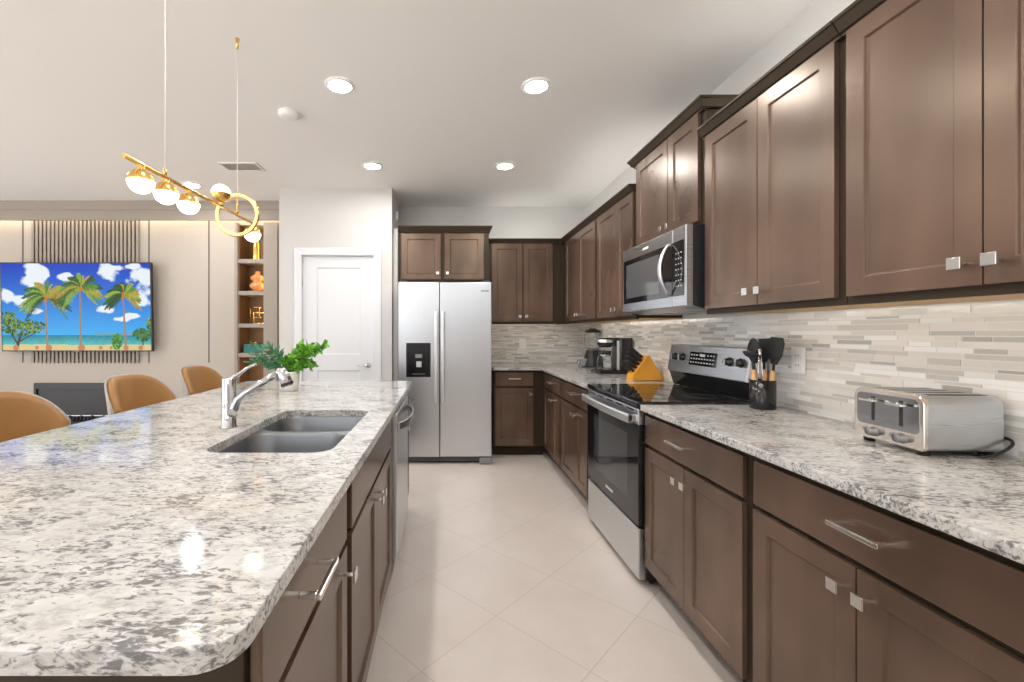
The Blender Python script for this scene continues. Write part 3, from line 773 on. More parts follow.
def outlet(M, label):
    t = thing('wall_outlet', label, 'outlet', (0,0,0), 0, 'white wall outlets'); t.matrix_world = M
    MB().box(-.038,.038,-.006,0,-.06,.06).build('plate', M_plastic, t, bevel=.003)
    for z in (-.022,.022):
        s = MB().box(-.017,.017,-.0085,-.006,z-.014,z+.014).build('socket', M_plastic, t, bevel=.002)
        MB().box(-.008,-.0055,-.0088,-.0085,z-.004,z+.005).box(.0055,.008,-.0088,-.0085,z-.004,z+.005).build('slot', M_black, s)
outlet(Matrix.Translation((XW-.0075,1.955,1.139)) @ Matrix.Rotation(-PI/2,4,'Z'), 'white wall outlet on the mosaic backsplash beside the utensil holder')
outlet(Matrix.Translation((.895,YW-.0075,1.132)), 'small white wall outlet on the back wall mosaic right of the refrigerator')

# ------------------------------------------------------------------ pendant
PX, PZ = -1.03, 1.845
t = thing('linear_pendant_light', 'gold linear pendant with glowing globes and a ring above the island', 'pendant light', (PX, 1.85, PZ))
b0, b1 = Vector((-.02,-.438,.0)), Vector((.012,.45,0))
MB().tube([b0, b1], .0075, 14).build('bar', M_gold, t)
def onbar(y): s = (y-1.85-b0.y)/(b1.y-b0.y); return b0.lerp(b1, s)
def globe(y, up, r=.041):
    c = onbar(y); s = 1 if up else -1; o = c + Vector((0,0,s*(.0075+.010+r)))
    # gold ribbed cup towards the bar, opal half away from it
    cup = MB().lathe([(r*1.03*math.sin(a_), -s*r*1.03*math.cos(a_)) for a_ in [PI/2*k/8 for k in range(9)]], 32, o, flute=.012, nf=24)
    cup.lathe([(.012, -s*(r+.012)),(.012, -s*(r-.004))], 16, o)
    co = cup.build('cup', M_gold, t)
    MB().lathe([(r*math.sin(a_), s*r*math.cos(a_)) for a_ in [PI/2*k/9 for k in range(10)]], 32, o).build('globe', M_globe, co)
for y in (1.488, 1.616, 1.748): globe(y, False)
globe(1.985, True); globe(2.285, False)
rc = onbar(2.13)
ring = MB(); ring.tube([rc + Vector((.100*math.cos(a_), 0, .100*math.sin(a_))) for a_ in [2*PI*k/48 for k in range(49)]], .009, 10, cap=False); 
ro = ring.build('ring', M_gold, t)
led = MB(); led.tube([rc + Vector((.098*math.cos(a_), -.006, .098*math.sin(a_))) for a_ in [2*PI*k/48 for k in range(49)]], .0065, 8, cap=False).build('led_band', M_ring, ro)
MB().tube([rc + Vector((0,0,.10)), rc], .005, 8).build('ring_post', M_gold, ro)
cdm = plain('white_cord', (.75,.72,.66), .5)
for y in (1.61, 2.13):
    c = onbar(y); top = ZC-PZ
    MB().tube([c + Vector((0,0,.0075 if y < 2 else .105)), (c.x, c.y, top-.045)], .0016, 6).build('cord', cdm, t)
    MB().tube([(c.x,c.y,.0075),(c.x,c.y,.03)], .006, 10).build('cord_clamp', M_gold, t)
    MB().lathe([(0,top-.05),(.006,top-.05),(.007,top-.02),(.010,top-.004),(.010,top)], 16, (c.x,c.y,0)).build('ceiling_mount', M_gold, t)

# ------------------------------------------------------------------ television
TX0, TX1 = -4.915, -3.245
t = thing('television', 'large flat television showing palm trees on a beach', 'television', ((TX0+TX1)/2, 4.79, 1.545)); t.rotation_euler = (math.radians(1.5), 0, 0)
hw, hh = (TX1-TX0)/2, .492
MB().box(-hw, hw, -.012, .022, -hh, hh).build('casing', M_black, t, bevel=.003)
MB().box(-.3, .3, .022, .055, -.3, .15).build('back_housing', M_black, t, bevel=.01)
MB().box(-.04, .04, -.014, -.012, -hh-.006, -hh+.006).build('sensor_bar', M_dgrey, t)
MB().box(-.10, .10, .055, .10, -.15, .15).build('wall_mount', M_dgrey, t)
# screen picture painted per vertex
NW, NH = 384, 220
xs = np.linspace(0, 1, NW); ys = np.linspace(0, 1, NH); U, V = np.meshgrid(xs, ys)   # V=0 bottom
rs = np.random.RandomState(3)
def vnoise(f, seed):
    r_ = np.random.RandomState(seed); out = np.zeros_like(U); amp = 1; tot = 0
    for o_ in range(4):
        fx, fy = int(f*2**o_*1.75)+2, int(f*2**o_)+2; g = r_.rand(fy+1, fx+1)
        x, y = U*(fx-1), V*(fy-1); i, j = x.astype(int), y.astype(int); a_, b_ = x-i, y-j; a_ = a_*a_*(3-2*a_); b_ = b_*b_*(3-2*b_)
        out += amp*((g[j,i]*(1-a_)+g[j,i+1]*a_)*(1-b_) + (g[j+1,i]*(1-a_)+g[j+1,i+1]*a_)*b_); tot += amp; amp *= .5
    return out/tot
img = np.zeros((NH, NW, 3))
def lin(c): return np.array([((v/255)/12.92 if v/255 < .04045 else ((v/255+.055)/1.055)**2.4) for v in c])
k = np.clip((V-.17)/.83, 0, 1)[..., None]
img[:] = lin((75,185,245))*(1-k)**1.3 + lin((15,75,200))*(1-(1-k)**1.3)
cn = vnoise(7, 5)
def cloud(cx, cy, sx, sy, s_=1.0):
    global img
    d_ = 1-np.sqrt(((U-cx)/sx)**2+((V-cy)/sy)**2) + (cn-.5)*1.9
    a_ = np.clip(d_*3*s_, 0, 1)[..., None]; img = img*(1-a_) + lin((238,244,252))*a_
for c_ in ((.21,.84,.09,.15), (.27,.93,.05,.05), (.03,.63,.05,.08), (.13,.58,.05,.06), (.42,.84,.07,.05), (.70,.90,.07,.08), (.76,.96,.07,.04), (.97,.78,.09,.16), (.95,.55,.06,.07), (.72,.47,.08,.05), (.79,.36,.06,.03), (.88,.40,.05,.03), (.88,.97,.06,.03), (.22,.45,.04,.03)): cloud(*c_)
sea = (V < .175); kk = np.clip(V/.175, 0, 1)[..., None]
seac = lin((120,225,205))*(1-kk) + lin((10,135,165))*kk
seac = seac*(1+(vnoise(30, 9)[..., None]-.5)*.4); img[sea] = seac[sea]
hill = (V >= .17) & (V < .195+.015*vnoise(6,2)) & (U > .62); img[hill] = lin((120,170,190))
sand = V < (.055 + .02*vnoise(8, 4)); img[sand] = lin((225,205,150))
def blob(px, py, r_, col):
    i0, i1 = int((px-r_)*NW), int((px+r_)*NW)+2; j0, j1 = int((py-r_*1.75)*NH), int((py+r_*1.75)*NH)+2
    i0, j0 = max(i0,0), max(j0,0)
    if i0 >= NW or j0 >= NH or i1 <= 0 or j1 <= 0: return
    sub = (slice(j0, j1), slice(i0, i1)); m_ = ((U[sub]-px)**2 + ((V[sub]-py)/1.75)**2) < r_**2
    img[sub][m_] = col
def line(p0, p1, r0, r1, col, n=60):
    for s_ in np.linspace(0, 1, n): blob(p0[0]+(p1[0]-p0[0])*s_, p0[1]+(p1[1]-p0[1])*s_, r0+(r1-r0)*s_, col)
def palm(bx, by, cx, cy, L, seed):
    r_ = np.random.RandomState(seed)
    line((bx, by), (cx, cy), .007, .005, lin((170,140,105)), 90)
    greens = [lin(c) for c in ((60,110,35),(95,150,45),(140,175,60),(175,180,75),(45,90,40),(190,160,70))]
    for k_ in range(23):
        a_ = -.60 + 4.35*k_/22 + r_.uniform(-.12,.12); Lf = L*.82*r_.uniform(.8,1.1); g = greens[r_.randint(6)]
        px, py = cx, cy
        for s_ in np.linspace(0, 1, 34):
            x = cx + math.cos(a_)*Lf*s_; y = cy + (math.sin(a_)*Lf*s_ - .45*Lf*s_*s_)*1.75*(1 if math.sin(a_) > 0 else .8)
            wd = .046*math.sin(PI*min(1, s_*.9+.08))
            for q_ in (-1, 1):
                e = (x + q_*wd*.35*math.sin(a_) + .006*math.cos(a_), y - wd*1.5*r_.uniform(.5,1.2) if q_ < 0 else y + wd*.5)
                line((x, y), e, .0036, .0020, g*r_.uniform(.7,1.25), 5)
    for _ in range(5): blob(cx+r_.uniform(-.012,.012), cy+r_.uniform(-.05,.01), .009, lin((200,130,50)))
palm(.30, .05, .295, .62, .22, 1); palm(.525, .06, .53, .72, .20, 2); palm(.83, .06, .815, .65, .165, 4)
r_ = np.random.RandomState(8)
def bush(cx, cy, sx, sy, n, cols):
    for _ in range(n):
        a_, q_ = r_.uniform(0, 2*PI), r_.uniform(0,1)**.6; c_ = cols[r_.randint(len(cols))]
        blob(cx+sx*q_*math.cos(a_), cy+sy*q_*math.sin(a_), r_.uniform(.003,.009), lin(c_)*r_.uniform(.7,1.2))
line((.10,.05), (.13,.22), .010, .006, lin((85,65,45))); line((.10,.08), (.04,.25), .006, .004, lin((85,65,45))); line((.11,.1),(.22,.2),.005,.003, lin((85,65,45)))
G_ = [(70,115,50),(110,150,60),(150,175,80),(50,90,45)]
bush(.12,.27,.17,.09,420,G_); bush(.04,.37,.06,.07,90,G_); bush(.77,.10,.035,.09,150,[(70,150,50),(110,180,70),(50,120,50)])
bush(.94,.18,.065,.07,200,[(60,120,60),(90,140,70),(50,95,50)]); bush(.99,.30,.02,.07,40,G_)
line((.945,.06),(.945,.15),.003,.003, lin((85,65,45)))
for x_, s_ in ((.09,.02),(.31,.022),(.23,.012),(.53,.024),(.66,.012),(.83,.018),(.93,.016),(.73,.01)): blob(x_, .03, s_, lin((205,140,95)))
img = np.clip(img, 0, 1)**1.12
sw, sh = hw-.012, hh-.012
co = np.stack([(U-.5)*2*sw, np.full_like(U, -.0125), (V-.5)*2*sh], -1).reshape(-1, 3)
idx = np.arange(NW*NH).reshape(NH, NW)
fq = np.stack([idx[:-1,:-1], idx[:-1,1:], idx[1:,1:], idx[1:,:-1]], -1).reshape(-1, 4)
me = bpy.data.meshes.new('screen'); me.from_pydata(co.tolist(), [], fq.tolist())
at = me.color_attributes.new('tint', 'FLOAT_COLOR', 'POINT')
at.data.foreach_set('color', np.concatenate([img.reshape(-1,3), np.ones((NW*NH,1))], 1).astype(np.float32).ravel())
me.materials.append(M_screen); o = bpy.data.objects.new('screen', me); COL.objects.link(o); o.parent = t

# slatted panel
m = MB()
for i in range(27):
    x = -4.672 + .0455*i; m.box(x, x+.026, YT-.022, YT-.004, .92, 2.595)
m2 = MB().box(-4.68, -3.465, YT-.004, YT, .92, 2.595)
t = thing('slatted_panel', 'vertical taupe slat panel on the wall behind the television', 'wall panel', (0,0,0))
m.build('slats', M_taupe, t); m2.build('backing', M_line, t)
# fireplace
t = thing('electric_fireplace', 'black glass-fronted electric fireplace set in the wall below the television', 'fireplace', (-4.18, YT, .22))
MB().box(-.46,.46,-.03,0,.41,.47).box(-.46,.46,-.03,0,0,.03).box(-.46,-.43,-.03,0,.03,.41).box(.43,.46,-.03,0,.03,.41).build('frame', M_black, t, bevel=.003)
MB().box(-.43,.43,-.012,0,.03,.41).build('glass', M_black, t)
MB().box(-.42,.42,-.02,-.012,.10,.108).build('chrome_strip', M_nickel, t)
m = MB()
for i in range(20): m.tube([(-.40+.042*i,-.02,.04),(-.39+.042*i,-.022,.085+.01*(i%3))], .012, 6)
m.build('ember_bed', M_black, t)
MB().box(-.35,.35,-.016,-.012,.34,.385).build('grille', M_black, t)

# ------------------------------------------------------------------ niche with shelves
t = thing('shelf_niche', 'tall narrow taupe display niche with lit walnut shelves beside the pantry', 'shelf', (0,0,0))
m = MB(); m.box(NX0-.03, NX0+.004, YT-.05, YW+.14, NZ0, 2.5); m.box(NX1-.004, NX1+.15, YT-.05, YT, 0, 2.5); m.box(NX1-.004, NX1+.02, YT, YW+.14, NZ0, NZ1)
m.box(NX0-.03, NX1, YT-.05, YT, .0, NZ0+.02)
m.build('surround', M_taupe, t, bevel=.002)
MB().box(NX0+.004, NX1-.004, YW+.13, YW+.149, NZ0, NZ1).box(NX0+.0045, NX0+.008, YT, YW+.13, NZ0, NZ1).build('back_panel', M_nicheback, t)
zsh = [2.045, 1.685, 1.318, .985, .64]
for z in zsh: MB().box(NX0+.004, NX1-.004, YT-.035, YW+.13, z, z+.045).build('shelf_board', M_taupe, t, bevel=.002)
MB().box(NX1-.016, NX1-.006, YT+.012, YT+.03, NZ0+.1, NZ1-.02).build('led_strip', M_nled, t)
NXC = (NX0+NX1)/2
t = thing('brass_vase', 'tall gold cylinder vase on the top shelf of the niche', 'vase', (NXC+.02, YT+.06, zsh[0]+.045))
MB().lathe([(0,0),(.042,0),(.045,.01),(.045,.17),(.036,.20),(.036,.23),(.040,.235),(.034,.235)], 24).build('body', M_gold, t)
t = thing('amber_vase', 'rounded two-tier amber ceramic vase on the second niche shelf', 'vase', (NXC+.03, YT+.07, zsh[1]+.045))
MB().lathe([(0,0),(.04,0),(.05,.015),(.085,.05),(.088,.075),(.06,.105),(.045,.115),(.075,.14),(.078,.165),(.05,.19),(.028,.20),(.030,.232),(.024,.232)], 32).build('body', M_amber, t)
t = thing('wire_sculpture', 'gold open wire cube sculpture on the third niche shelf', 'ornament', (NXC+.04, YT+.07, zsh[2]+.045))
def wire(c, s, rz, parent):
    m = MB(); M = Matrix.Translation(c) @ Matrix.Rotation(rz, 4, 'Z'); P = [M @ Vector((a_*s/2, b_*s/2, c_*s)) for a_ in (-1,1) for b_ in (-1,1) for c_ in (0,1)]
    for i in range(8):
        for j in range(i+1, 8):
            if bin(i ^ j).count('1') == 1: m.tube([P[i], P[j]], .005, 6)
    return m.build('wire_frame', M_gold, parent)
wire((.012,0,.005), .12, .35, t); wire((-.01,.01,.07), .115, -.2, t)
t = thing('teal_box', 'dark teal lacquered box on the lowest lit niche shelf', 'box', (NXC+.01, YT+.06, zsh[3]+.045))
MB().box(-.11,.11,-.06,.06,0,.085).build('body', M_teal, t, bevel=.004); MB().box(-.113,.113,-.063,.063,.085,.10).build('lid', M_teal, t, bevel=.004)
MB().lathe([(0,.10),(.012,.10),(.018,.115),(.012,.13),(0,.132)], 14).build('knob', M_gold, t)

# ------------------------------------------------------------------ stools
def arc_pt(u, v, r, zt):      # u -1..1 around, v 0..1 up
    a_ = u*1.18; top = zt - .17*abs(u)**3.2; z = .66 + (top-.66)*v
    rr = (r + .03*v)*1.13; return Vector((-rr*math.cos(a_)*.92+.02, rr*math.sin(a_), z))
def make_stool(label):
    t = thing('counter_stool', label, 'stool', (0,0,0), 0, 'tan leather counter stools')
    def pad(r0, r1, dz):
        m = MB(); nu, nv = 28, 12; P = {}
        def ring(u, v):   # closed cross-section: inner side, over the top, outer side
            pass
        def fn(s, tt):
            u = -1 + 2*s
            # tt 0..1 runs inner bottom -> top -> outer bottom
            if tt < .45: v = tt/.45; r = r0; 
            elif tt > .55: v = (1-tt)/.45; r = r1
            else: v = 1; r = r0 + (r1-r0)*(tt-.45)/.1
            zt = 1.0 + dz + (.008*math.sin(PI*(tt-.45)/.1) if .45 <= tt <= .55 else 0)
            bulge = -.012*math.sin(PI*v)*(1 if tt < .5 else 0)
            return arc_pt(u, v, r+bulge, zt)
        m.grid(fn, nu, 24); 
        for u in (-1, 1):
            vs = [fn((u+1)/2, j/24) for j in range(25)]; m.add(vs, [tuple(range(25))])
        return m
    pad(.195, .232, -.004).build('backrest', M_leather, t)
    pad(.233, .243, 0).build('back_shell', M_shell, t)
    m = MB(); P_ = [(-.21,-.20),(.20,-.21),(.22,-.15),(.22,.15),(.20,.21),(-.21,.20)]
    m.prism(rrect(-.19,.22,-.21,.21,.08,6), .61, .675); m.build('seat', M_leather, t, bevel=.02, seg=3)
    for (sx, sy) in ((1,1),(1,-1),(-1,1),(-1,-1)):
        MB().tube([(sx*.15,sy*.15,.61),(sx*.20,sy*.20,0)], [.014,.010], 10).build('leg', M_black, t)
    m = MB()
    q_ = [(.185,.185,.24),(.185,-.185,.24),(-.185,-.185,.24),(-.185,.185,.24),(.185,.185,.24)]
    for i in range(4): m.tube([q_[i], q_[i+1]], .007, 8)
    m.build('footrest', M_black, t)
    return t
s1 = make_stool('tan leather counter stool cut off by the left edge of the picture'); s1.location = (-1.76, 1.85, 0)
s2 = copy_tree(s1); s2.location = (-1.73, 2.64, 0); s2['label'] = 'middle tan leather counter stool, in front of the black fireplace'
s3 = copy_tree(s1); s3.location = (-1.73, 3.34, 0); s3['label'] = 'small-looking farthest tan leather counter stool, nearest the niche'

# ------------------------------------------------------------------ plant on island
t = thing('potted_plant', 'green leafy artificial plant in a small white pot on the island', 'potted plant', (-.953, 2.65, .91))
MB().lathe([(0,.0),(.050,0),(.054,.006),(.060,.11),(.058,.118),(.053,.112),(.050,.10),(0,.10)], 40, flute=.012, nf=26).build('pot', M_pot, t)
MB().lathe([(0,.101),(.0505,.099)], 20).build('soil', M_soil, t)
rp = random.Random(11)
def frond(end, mat, nleaf, lw, droop=.02):
    m = MB(); p0 = Vector((rp.uniform(-.02,.02), rp.uniform(-.02,.02), .098)); p1 = Vector(end); mid = (p0+p1)/2 + Vector((0,0,.05))
    pts = [p0*(1-s)**2 + mid*2*s*(1-s) + p1*s*s for s in [i/10 for i in range(11)]]
    m.tube(pts, [.0022-.0012*i/10 for i in range(11)], 5, mat=1)
    for i in range(nleaf):
        s = .25 + .75*i/nleaf; p = p0*(1-s)**2 + mid*2*s*(1-s) + p1*s*s
        tg = ((mid-p0)*(1-s) + (p1-mid)*s).normalized()
        d_ = (tg*rp.uniform(.2,1.0) + Vector((rp.gauss(0,.7), rp.gauss(0,.7), rp.gauss(0,.55)))).normalized()
        L = rp.uniform(.7,1.25)*.042; sd = d_.cross(Vector((rp.gauss(0,1), rp.gauss(0,1), rp.gauss(0,1)))).normalized(); nn = d_.cross(sd)
        w_ = lw
        a0 = p; a1 = p+d_*L*.35+sd*w_+nn*.003; a2 = p+d_*L*.35-sd*w_+nn*.003; a3 = p+d_*L*.75+sd*w_*.8; a4 = p+d_*L*.75-sd*w_*.8; a5 = p+d_*L*1.05-nn*.005; a6 = p+d_*L*.55-nn*.003
        m.add([a0,a1,a6,a2,a3,a4,a5], [(0,1,2),(0,2,3),(1,4,2),(2,5,3),(4,6,2),(6,5,2)], 0, False)
    return m.build('frond', [mat, M_stem], t, fix=False)
for i in range(13):
    frond((rp.uniform(.03,.25), rp.uniform(-.06,.08), .14+rp.uniform(.0,.15)), M_leafb, 34, .0105)
for i in range(5): frond((rp.uniform(-.04,.05), rp.uniform(-.06,.06), .17+rp.uniform(0,.06)), M_leafb, 26, .011)
for i in range(8):
    frond((rp.uniform(-.30,-.10), rp.uniform(-.04,.08), .14+rp.uniform(0,.15)), M_leafd, 30, .0065)

# ------------------------------------------------------------------ toaster
t = thing('toaster', 'wide brushed steel four-slice toaster on the right counter', 'toaster', (1.483, 1.338, .91)); t.rotation_euler = (0,0,-.06)
M_knobg = plain('grey_knob_metal', (.32,.33,.35), .3, 1)
W2, D2, H1 = .112, .106, .175        # half width along y, half depth along x
def tbox(ins=0):      # profile rounded top corners, extruded along x
    return rrect(-W2+ins, W2-ins, .016+ins, H1-ins, .026, 6, [.012,.030,.030,.012])
m = MB(); m.prism(tbox(), -D2, D2, axis='x'); m.build('body', M_steelh, t, bevel=.006, seg=3)
m = MB(); m.prism(rrect(-W2-.001, W2+.001, .014, H1+.0015, .026, 6, [.012,.031,.031,.012]), -D2-.004, -D2+.010, axis='x'); fo = m.build('front_bezel', plain('polished_warm_steel', (.78,.72,.65), .16, 1), t, bevel=.004, seg=3)
m = MB(); m.prism(rrect(-W2+.012, W2-.012, .060, H1-.014, .015, 5), -D2-.0055, -D2-.003, axis='x'); m.build('front_panel', plain('mirror_steel', (.30,.30,.30), .14, 1), t, bevel=.001)
for y in (-.048, .042):
    s = MB().box(-D2-.0065, -D2-.004, y-.005, y+.005, .075, .152).build('lever_slot', M_black, t)
    lv = MB().box(-D2-.030, -D2-.016, y-.026, y+.026, .136, .144).box(-D2-.018, -D2-.005, y-.004, y+.004, .134, .146).build('lever', M_nickel, t, bevel=.002)
    Mk = Matrix.Translation((-D2-.004, y-.004, .040)) @ Matrix.Rotation(-PI/2, 4, 'Y')
    MB().lathe([(0,0),(.015,0),(.015,.004),(.0125,.006),(.0125,.020),(.011,.022),(0,.022)], 24, M=Mk).build('knob', M_knobg, t)
    Mk = Matrix.Translation((-D2-.004, y+.030, .046)) @ Matrix.Rotation(-PI/2, 4, 'Y')
    MB().lathe([(0,0),(.006,0),(.006,.004),(0,.005)], 14, M=Mk).build('button', M_grey, t)
for y in (-.078, -.028, .022, .072):
    MB().box(-.075, .085, y-.011, y+.011, H1-.001, H1+.0005).build('bread_slot', M_black, t)
for (x, y) in ((-.085,-.085),(-.085,.085),(.085,-.085),(.085,.085)):
    MB().lathe([(.014,0),(.016,.016),(.016,.020)], 14, (x,y,0)).lathe([(0,0),(.014,0)], 14, (x,y,0)).build('foot', M_black, t)
def chaikin(p, k=3):
    p = [Vector(q) for q in p]
    for _ in range(k): p = [p[0]] + [v for a_, b_ in zip(p, p[1:]) for v in (a_*.75+b_*.25, a_*.25+b_*.75)] + [p[-1]]
    return p
MB().tube(chaikin([(.102,-.05,.05),(.121,-.085,.058),(.118,-.125,.052),(.085,-.135,.03),(.045,-.130,.010),(.03,-.118,.005),(.06,-.10,.005),(.09,-.06,.006)]), .0038, 8).build('cord', M_black, t)

# ------------------------------------------------------------------ utensil holder and utensils
HX, HY = 1.485, 2.02
t = thing('utensil_holder', 'black cylindrical utensil holder with tan wood-handled tools, by the range', 'utensil holder', (HX, HY, .91))
MB().lathe([(0,.0),(.050,0),(.052,.004),(.052,.135),(.049,.135),(.048,.008),(0,.008)], 36).build('cup', M_blackgloss, t)
MB().lathe([(0,0),(.010,0),(.010,.001),(0,.001)], 16, M=Matrix.Translation((-.036,-.0385,.112)) @ Matrix.Rotation(PI/2,4,'X') @ Matrix.Rotation(-.75,4,'Y')).build('emblem', M_grey, t)
M_sil = plain('charcoal_silicone', (.022,.023,.023), .55)
GUT = 'kitchen tools in the black holder'
def utensil(name, label, dx, dy, lean, kind):
    t = thing(name, label, 'kitchen utensil', (HX+dx, HY+dy, .92), 0, GUT); t.rotation_euler = (lean[1], lean[0], 0)
    if kind == 'tongs':
        MB().tube([(0,-.010,.01),(0,-.014,.15),(0,-.006,.26)], .0028, 8).tube([(0,.010,.01),(0,.014,.15),(0,.006,.26)], .0028, 8).build('arms', M_chrome, t)
        MB().lathe([(.009,.245),(.009,.27),(0,.272)], 12).build('pivot', M_chrome, t); return
    MB().tube([(0,0,.0),(0,0,.10),(0,0,.172)], [.011,.0135,.011], 12).build('handle', M_beech, t)
    m = MB(); m.tube([(0,0,.170),(0,0,.22)], .0055, 10)
    if kind == 'spoon':
        m.grid(lambda s, v: Vector((-.012*math.sin(PI*v)*math.cos((s-.5)*PI)+.004, (.002+.042*abs(math.sin(PI*min(1,.04+.96*v)))**.6)*(2*s-1), .20+.12*v)), 10, 12)
    elif kind == 'spatula':
        m.prism([(-.016,.20),(.016,.20),(.040,.245),(.046,.29),(.034,.325),(-.034,.325),(-.046,.30),(-.040,.245)], -.003, .003, axis='x')
    elif kind == 'turner':
        m.prism([(-.012,.205),(.012,.205),(.036,.235),(.036,.318),(-.036,.318),(-.036,.235)], -.002, .002, axis='x')
    elif kind == 'ladle':
        m.lathe([(.030*math.sin(a_), .27-.03*math.cos(a_)) for a_ in [PI/2*k_/6 for k_ in range(7)]], 20, (-.01,0,-.01))
        m.tube([(0,0,.21),(.016,0,.235),(.02,0,.262)], .0045, 8)
    m.build('head', M_sil, t, solid=.003 if kind in ('spoon','ladle') else 0)
utensil('serving_spoon', 'black oval spoon head standing leftmost in the utensil holder', -.010, .028, (-.02,-.05), 'spoon')
utensil('turner', 'black turner standing behind the spoons in the utensil holder', .018, .015, (.04,-.05), 'turner')
utensil('spatula', 'wide black spatula with flat top, rightmost in the utensil holder', .012, -.024, (.06,.07), 'spatula')
utensil('ladle', 'black round ladle in front of the spoons in the utensil holder', -.028, .006, (-.04,-.02), 'ladle')
utensil('tongs', 'thin silver tongs in front of the wide spatula in the holder', -.022, -.020, (-.04,.03), 'tongs')

# ------------------------------------------------------------------ knife block
KX, KY = 1.475, 3.20
t = thing('knife_block', 'orange bamboo knife block full of black-handled knives on the counter', 'knife block', (KX, KY, .91)); t.rotation_euler = (0,0,.10)
# profile in local x (towards wall) and z
prof = [(-.100,0),(.118,0),(.125,.012),(.012,.182),(.0,.186),(-.125,.062),(-.118,.050)]
prof = [(-.115,0),(.122,0),(.126,.010),(.020,.185),(.004,.188),(-.108,.048)]
MB().prism(prof, -.045, .045, axis='y').build('block', M_bamboo, t, bevel=.003)
MB().prism([(-.105,-.0),( .110,0),(.110,.004),(-.105,.004)], -.047, .047, axis='y').build('base', M_dgrey, t)
# slanted face runs from (-.108,.048) to (.004,.188); knives stick out along its normal
fa, fb = Vector((-.108,0,.048)), Vector((.004,0,.188)); fd = (fb-fa).normalized(); fn_ = Vector((-fd.z,0,fd.x))
kn = 0
Mw = Matrix.Translation((KX, KY, .91)) @ Matrix.Rotation(.10, 4, 'Z')
for i, (s, L) in enumerate(((.14,.075),(.32,.085),(.50,.10),(.68,.11),(.86,.115))):
    for j, y in enumerate((-.026, 0, .026)):
        if (i, j) in ((0,1), (4,0)): continue
        base = fa + fd*((fb-fa).length*s) + Vector((0,y,0))
        row = ['lowest', 'second lowest', 'middle', 'second highest', 'top'][i]; colm = ['aisle-side' if False else 'near', 'centre', 'far'][j]
        k_ = thing('kitchen_knife', 'black-handled knife in the %s row of the knife block, %s column' % (row, colm), 'knife', (0,0,0), 0, 'knives in the bamboo block')
        zx = -fd; M = Matrix(((fn_.x, 0, fd.x, base.x), (0, 1, 0, base.y), (fn_.z, 0, fd.z, base.z), (0,0,0,1)))
        k_.matrix_world = Mw @ M
        hb = MB(); hb.prism([(.004,-.009),(L*.5,-.008),(L,-.011),(L+.005,.004),(L-.005,.010),(.004,.010)], -.0065, .0065, axis='y')
        ho = hb.build('handle', M_black, k_, bevel=.003)
        MB().tube([(L*.35,-.0068,0),(L*.35,.0068,0)], .0022, 8).tube([(L*.7,-.0068,0),(L*.7,.0068,0)], .0022, 8).build('rivets', M_chrome, ho)
        MB().prism([(-.004,-.009),(.004,-.009),(.004,.009),(-.004,.009)], -.002, .002, axis='y').build('blade', M_chrome, k_)
        kn += 1

# ------------------------------------------------------------------ coffee maker
t = thing('coffee_maker', 'black drip coffee maker with steel trim between blender and knife block', 'coffee maker', (1.46, 3.76, .91))
MB().prism(rrect(-.165,.135,-.095,.095,.03,5), 0, .030).build('base', M_blackgloss, t, bevel=.004)
MB().lathe([(0,.030),(.062,.030),(.064,.034),(0,.035)], 28, (-.07,0,0)).build('hot_plate', M_dgrey, t)
MB().prism(rrect(.020,.135,-.095,.095,.025,5), .03, .300).build('reservoir', M_blackgloss, t, bevel=.004)
MB().prism(rrect(.004,.022,-.096,-.072,.004,3), .035, .285).build('steel_strip', M_bright, t, bevel=.002)
MB().lathe([(0,.225),(.048,.225),(.066,.25),(.070,.282),(0,.282)], 28, (-.065,0,0)).box(-.065,.03,-.055,.055,.235,.282).build('filter_basket', M_blackgloss, t, bevel=.002)
MB().lathe([(.071,.268),(.0715,.288),(.068,.294)], 28, (-.065,0,0)).build('trim_band', M_bright, t)
MB().lathe([(0,.306),(.060,.304),(.070,.294)], 28, (-.065,0,0)).box(-.04,.135,-.085,.085,.296,.308).build('lid', M_blackgloss, t, bevel=.003)
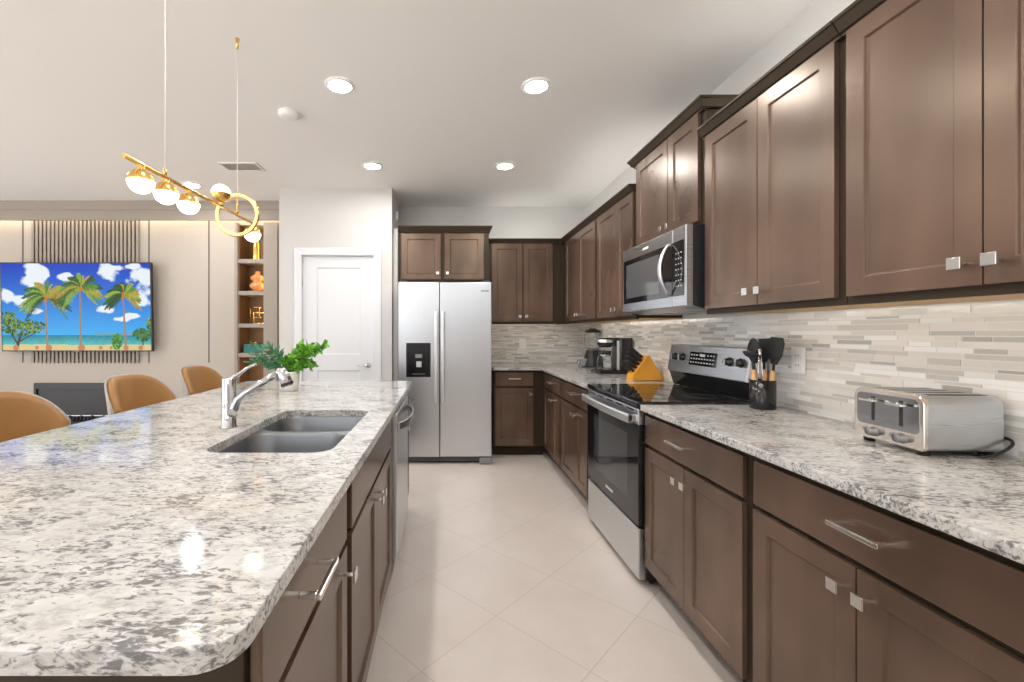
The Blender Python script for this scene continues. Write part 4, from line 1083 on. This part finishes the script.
t = thing('glass_carafe', 'round glass coffee carafe with black handle under the coffee maker', 'carafe', (1.39, 3.76, .9455))
MB().lathe([(0,.0),(.052,0),(.060,.012),(.066,.05),(.060,.095),(.047,.130),(.050,.150),(.048,.152)], 32).build('jug', M_glass, t, solid=.002)
MB().lathe([(.051,.128),(.053,.150),(.054,.158),(0,.162)], 28).build('lid', M_black, t)
MB().lathe([(.0475,.118),(.0485,.130),(.0475,.131)], 28).build('band', M_chrome, t)
a_ = -2.4; dv = Vector((math.cos(a_), math.sin(a_), 0))
MB().tube([dv*.050+Vector((0,0,.145)), dv*.085+Vector((0,0,.145)), dv*.098+Vector((0,0,.12)), dv*.098+Vector((0,0,.06)), dv*.088+Vector((0,0,.035)), dv*.064+Vector((0,0,.040))], .007, 10).build('handle', M_black, t)

# ------------------------------------------------------------------ blender
t = thing('blender', 'black countertop blender with a clear jar in the far corner', 'blender', (1.525, 4.46, .91))
MB().lathe([(0,0),(.105,0),(.108,.012),(.098,.05),(.078,.12),(.066,.165),(.060,.172),(0,.172)], 32).build('motor_base', M_black, t)
Mk = Matrix.Translation((-.085, -.065, .055)) @ Matrix.Rotation(-PI/2, 4, 'Y') 
MB().box(-.145,-.07,-.05,.03,.008,.085).build('control_box', M_grey, t, bevel=.008)
Mk = Matrix.Translation((-.145, -.01, .045)) @ Matrix.Rotation(-PI/2, 4, 'Y')
MB().lathe([(0,0),(.026,0),(.024,.018),(0,.020)], 20, M=Mk).build('dial', M_chrome, t)
jar = MB().lathe([(.056,.174),(.060,.19),(.070,.33),(.074,.36),(.072,.362)], 32).build('jar', M_glass, t, solid=.003)
MB().tube([(-.068,0,.34),(-.10,0,.335),(-.108,0,.29),(-.095,0,.235),(-.062,0,.225)], .007, 8).build('jar_handle', M_glass, jar)
MB().lathe([(.075,.352),(.076,.372),(.045,.380),(.032,.395),(0,.396)], 28).build('lid', M_black, t)
MB().lathe([(.062,.170),(.064,.180),(.060,.190)], 28).build('collar', M_grey, t)
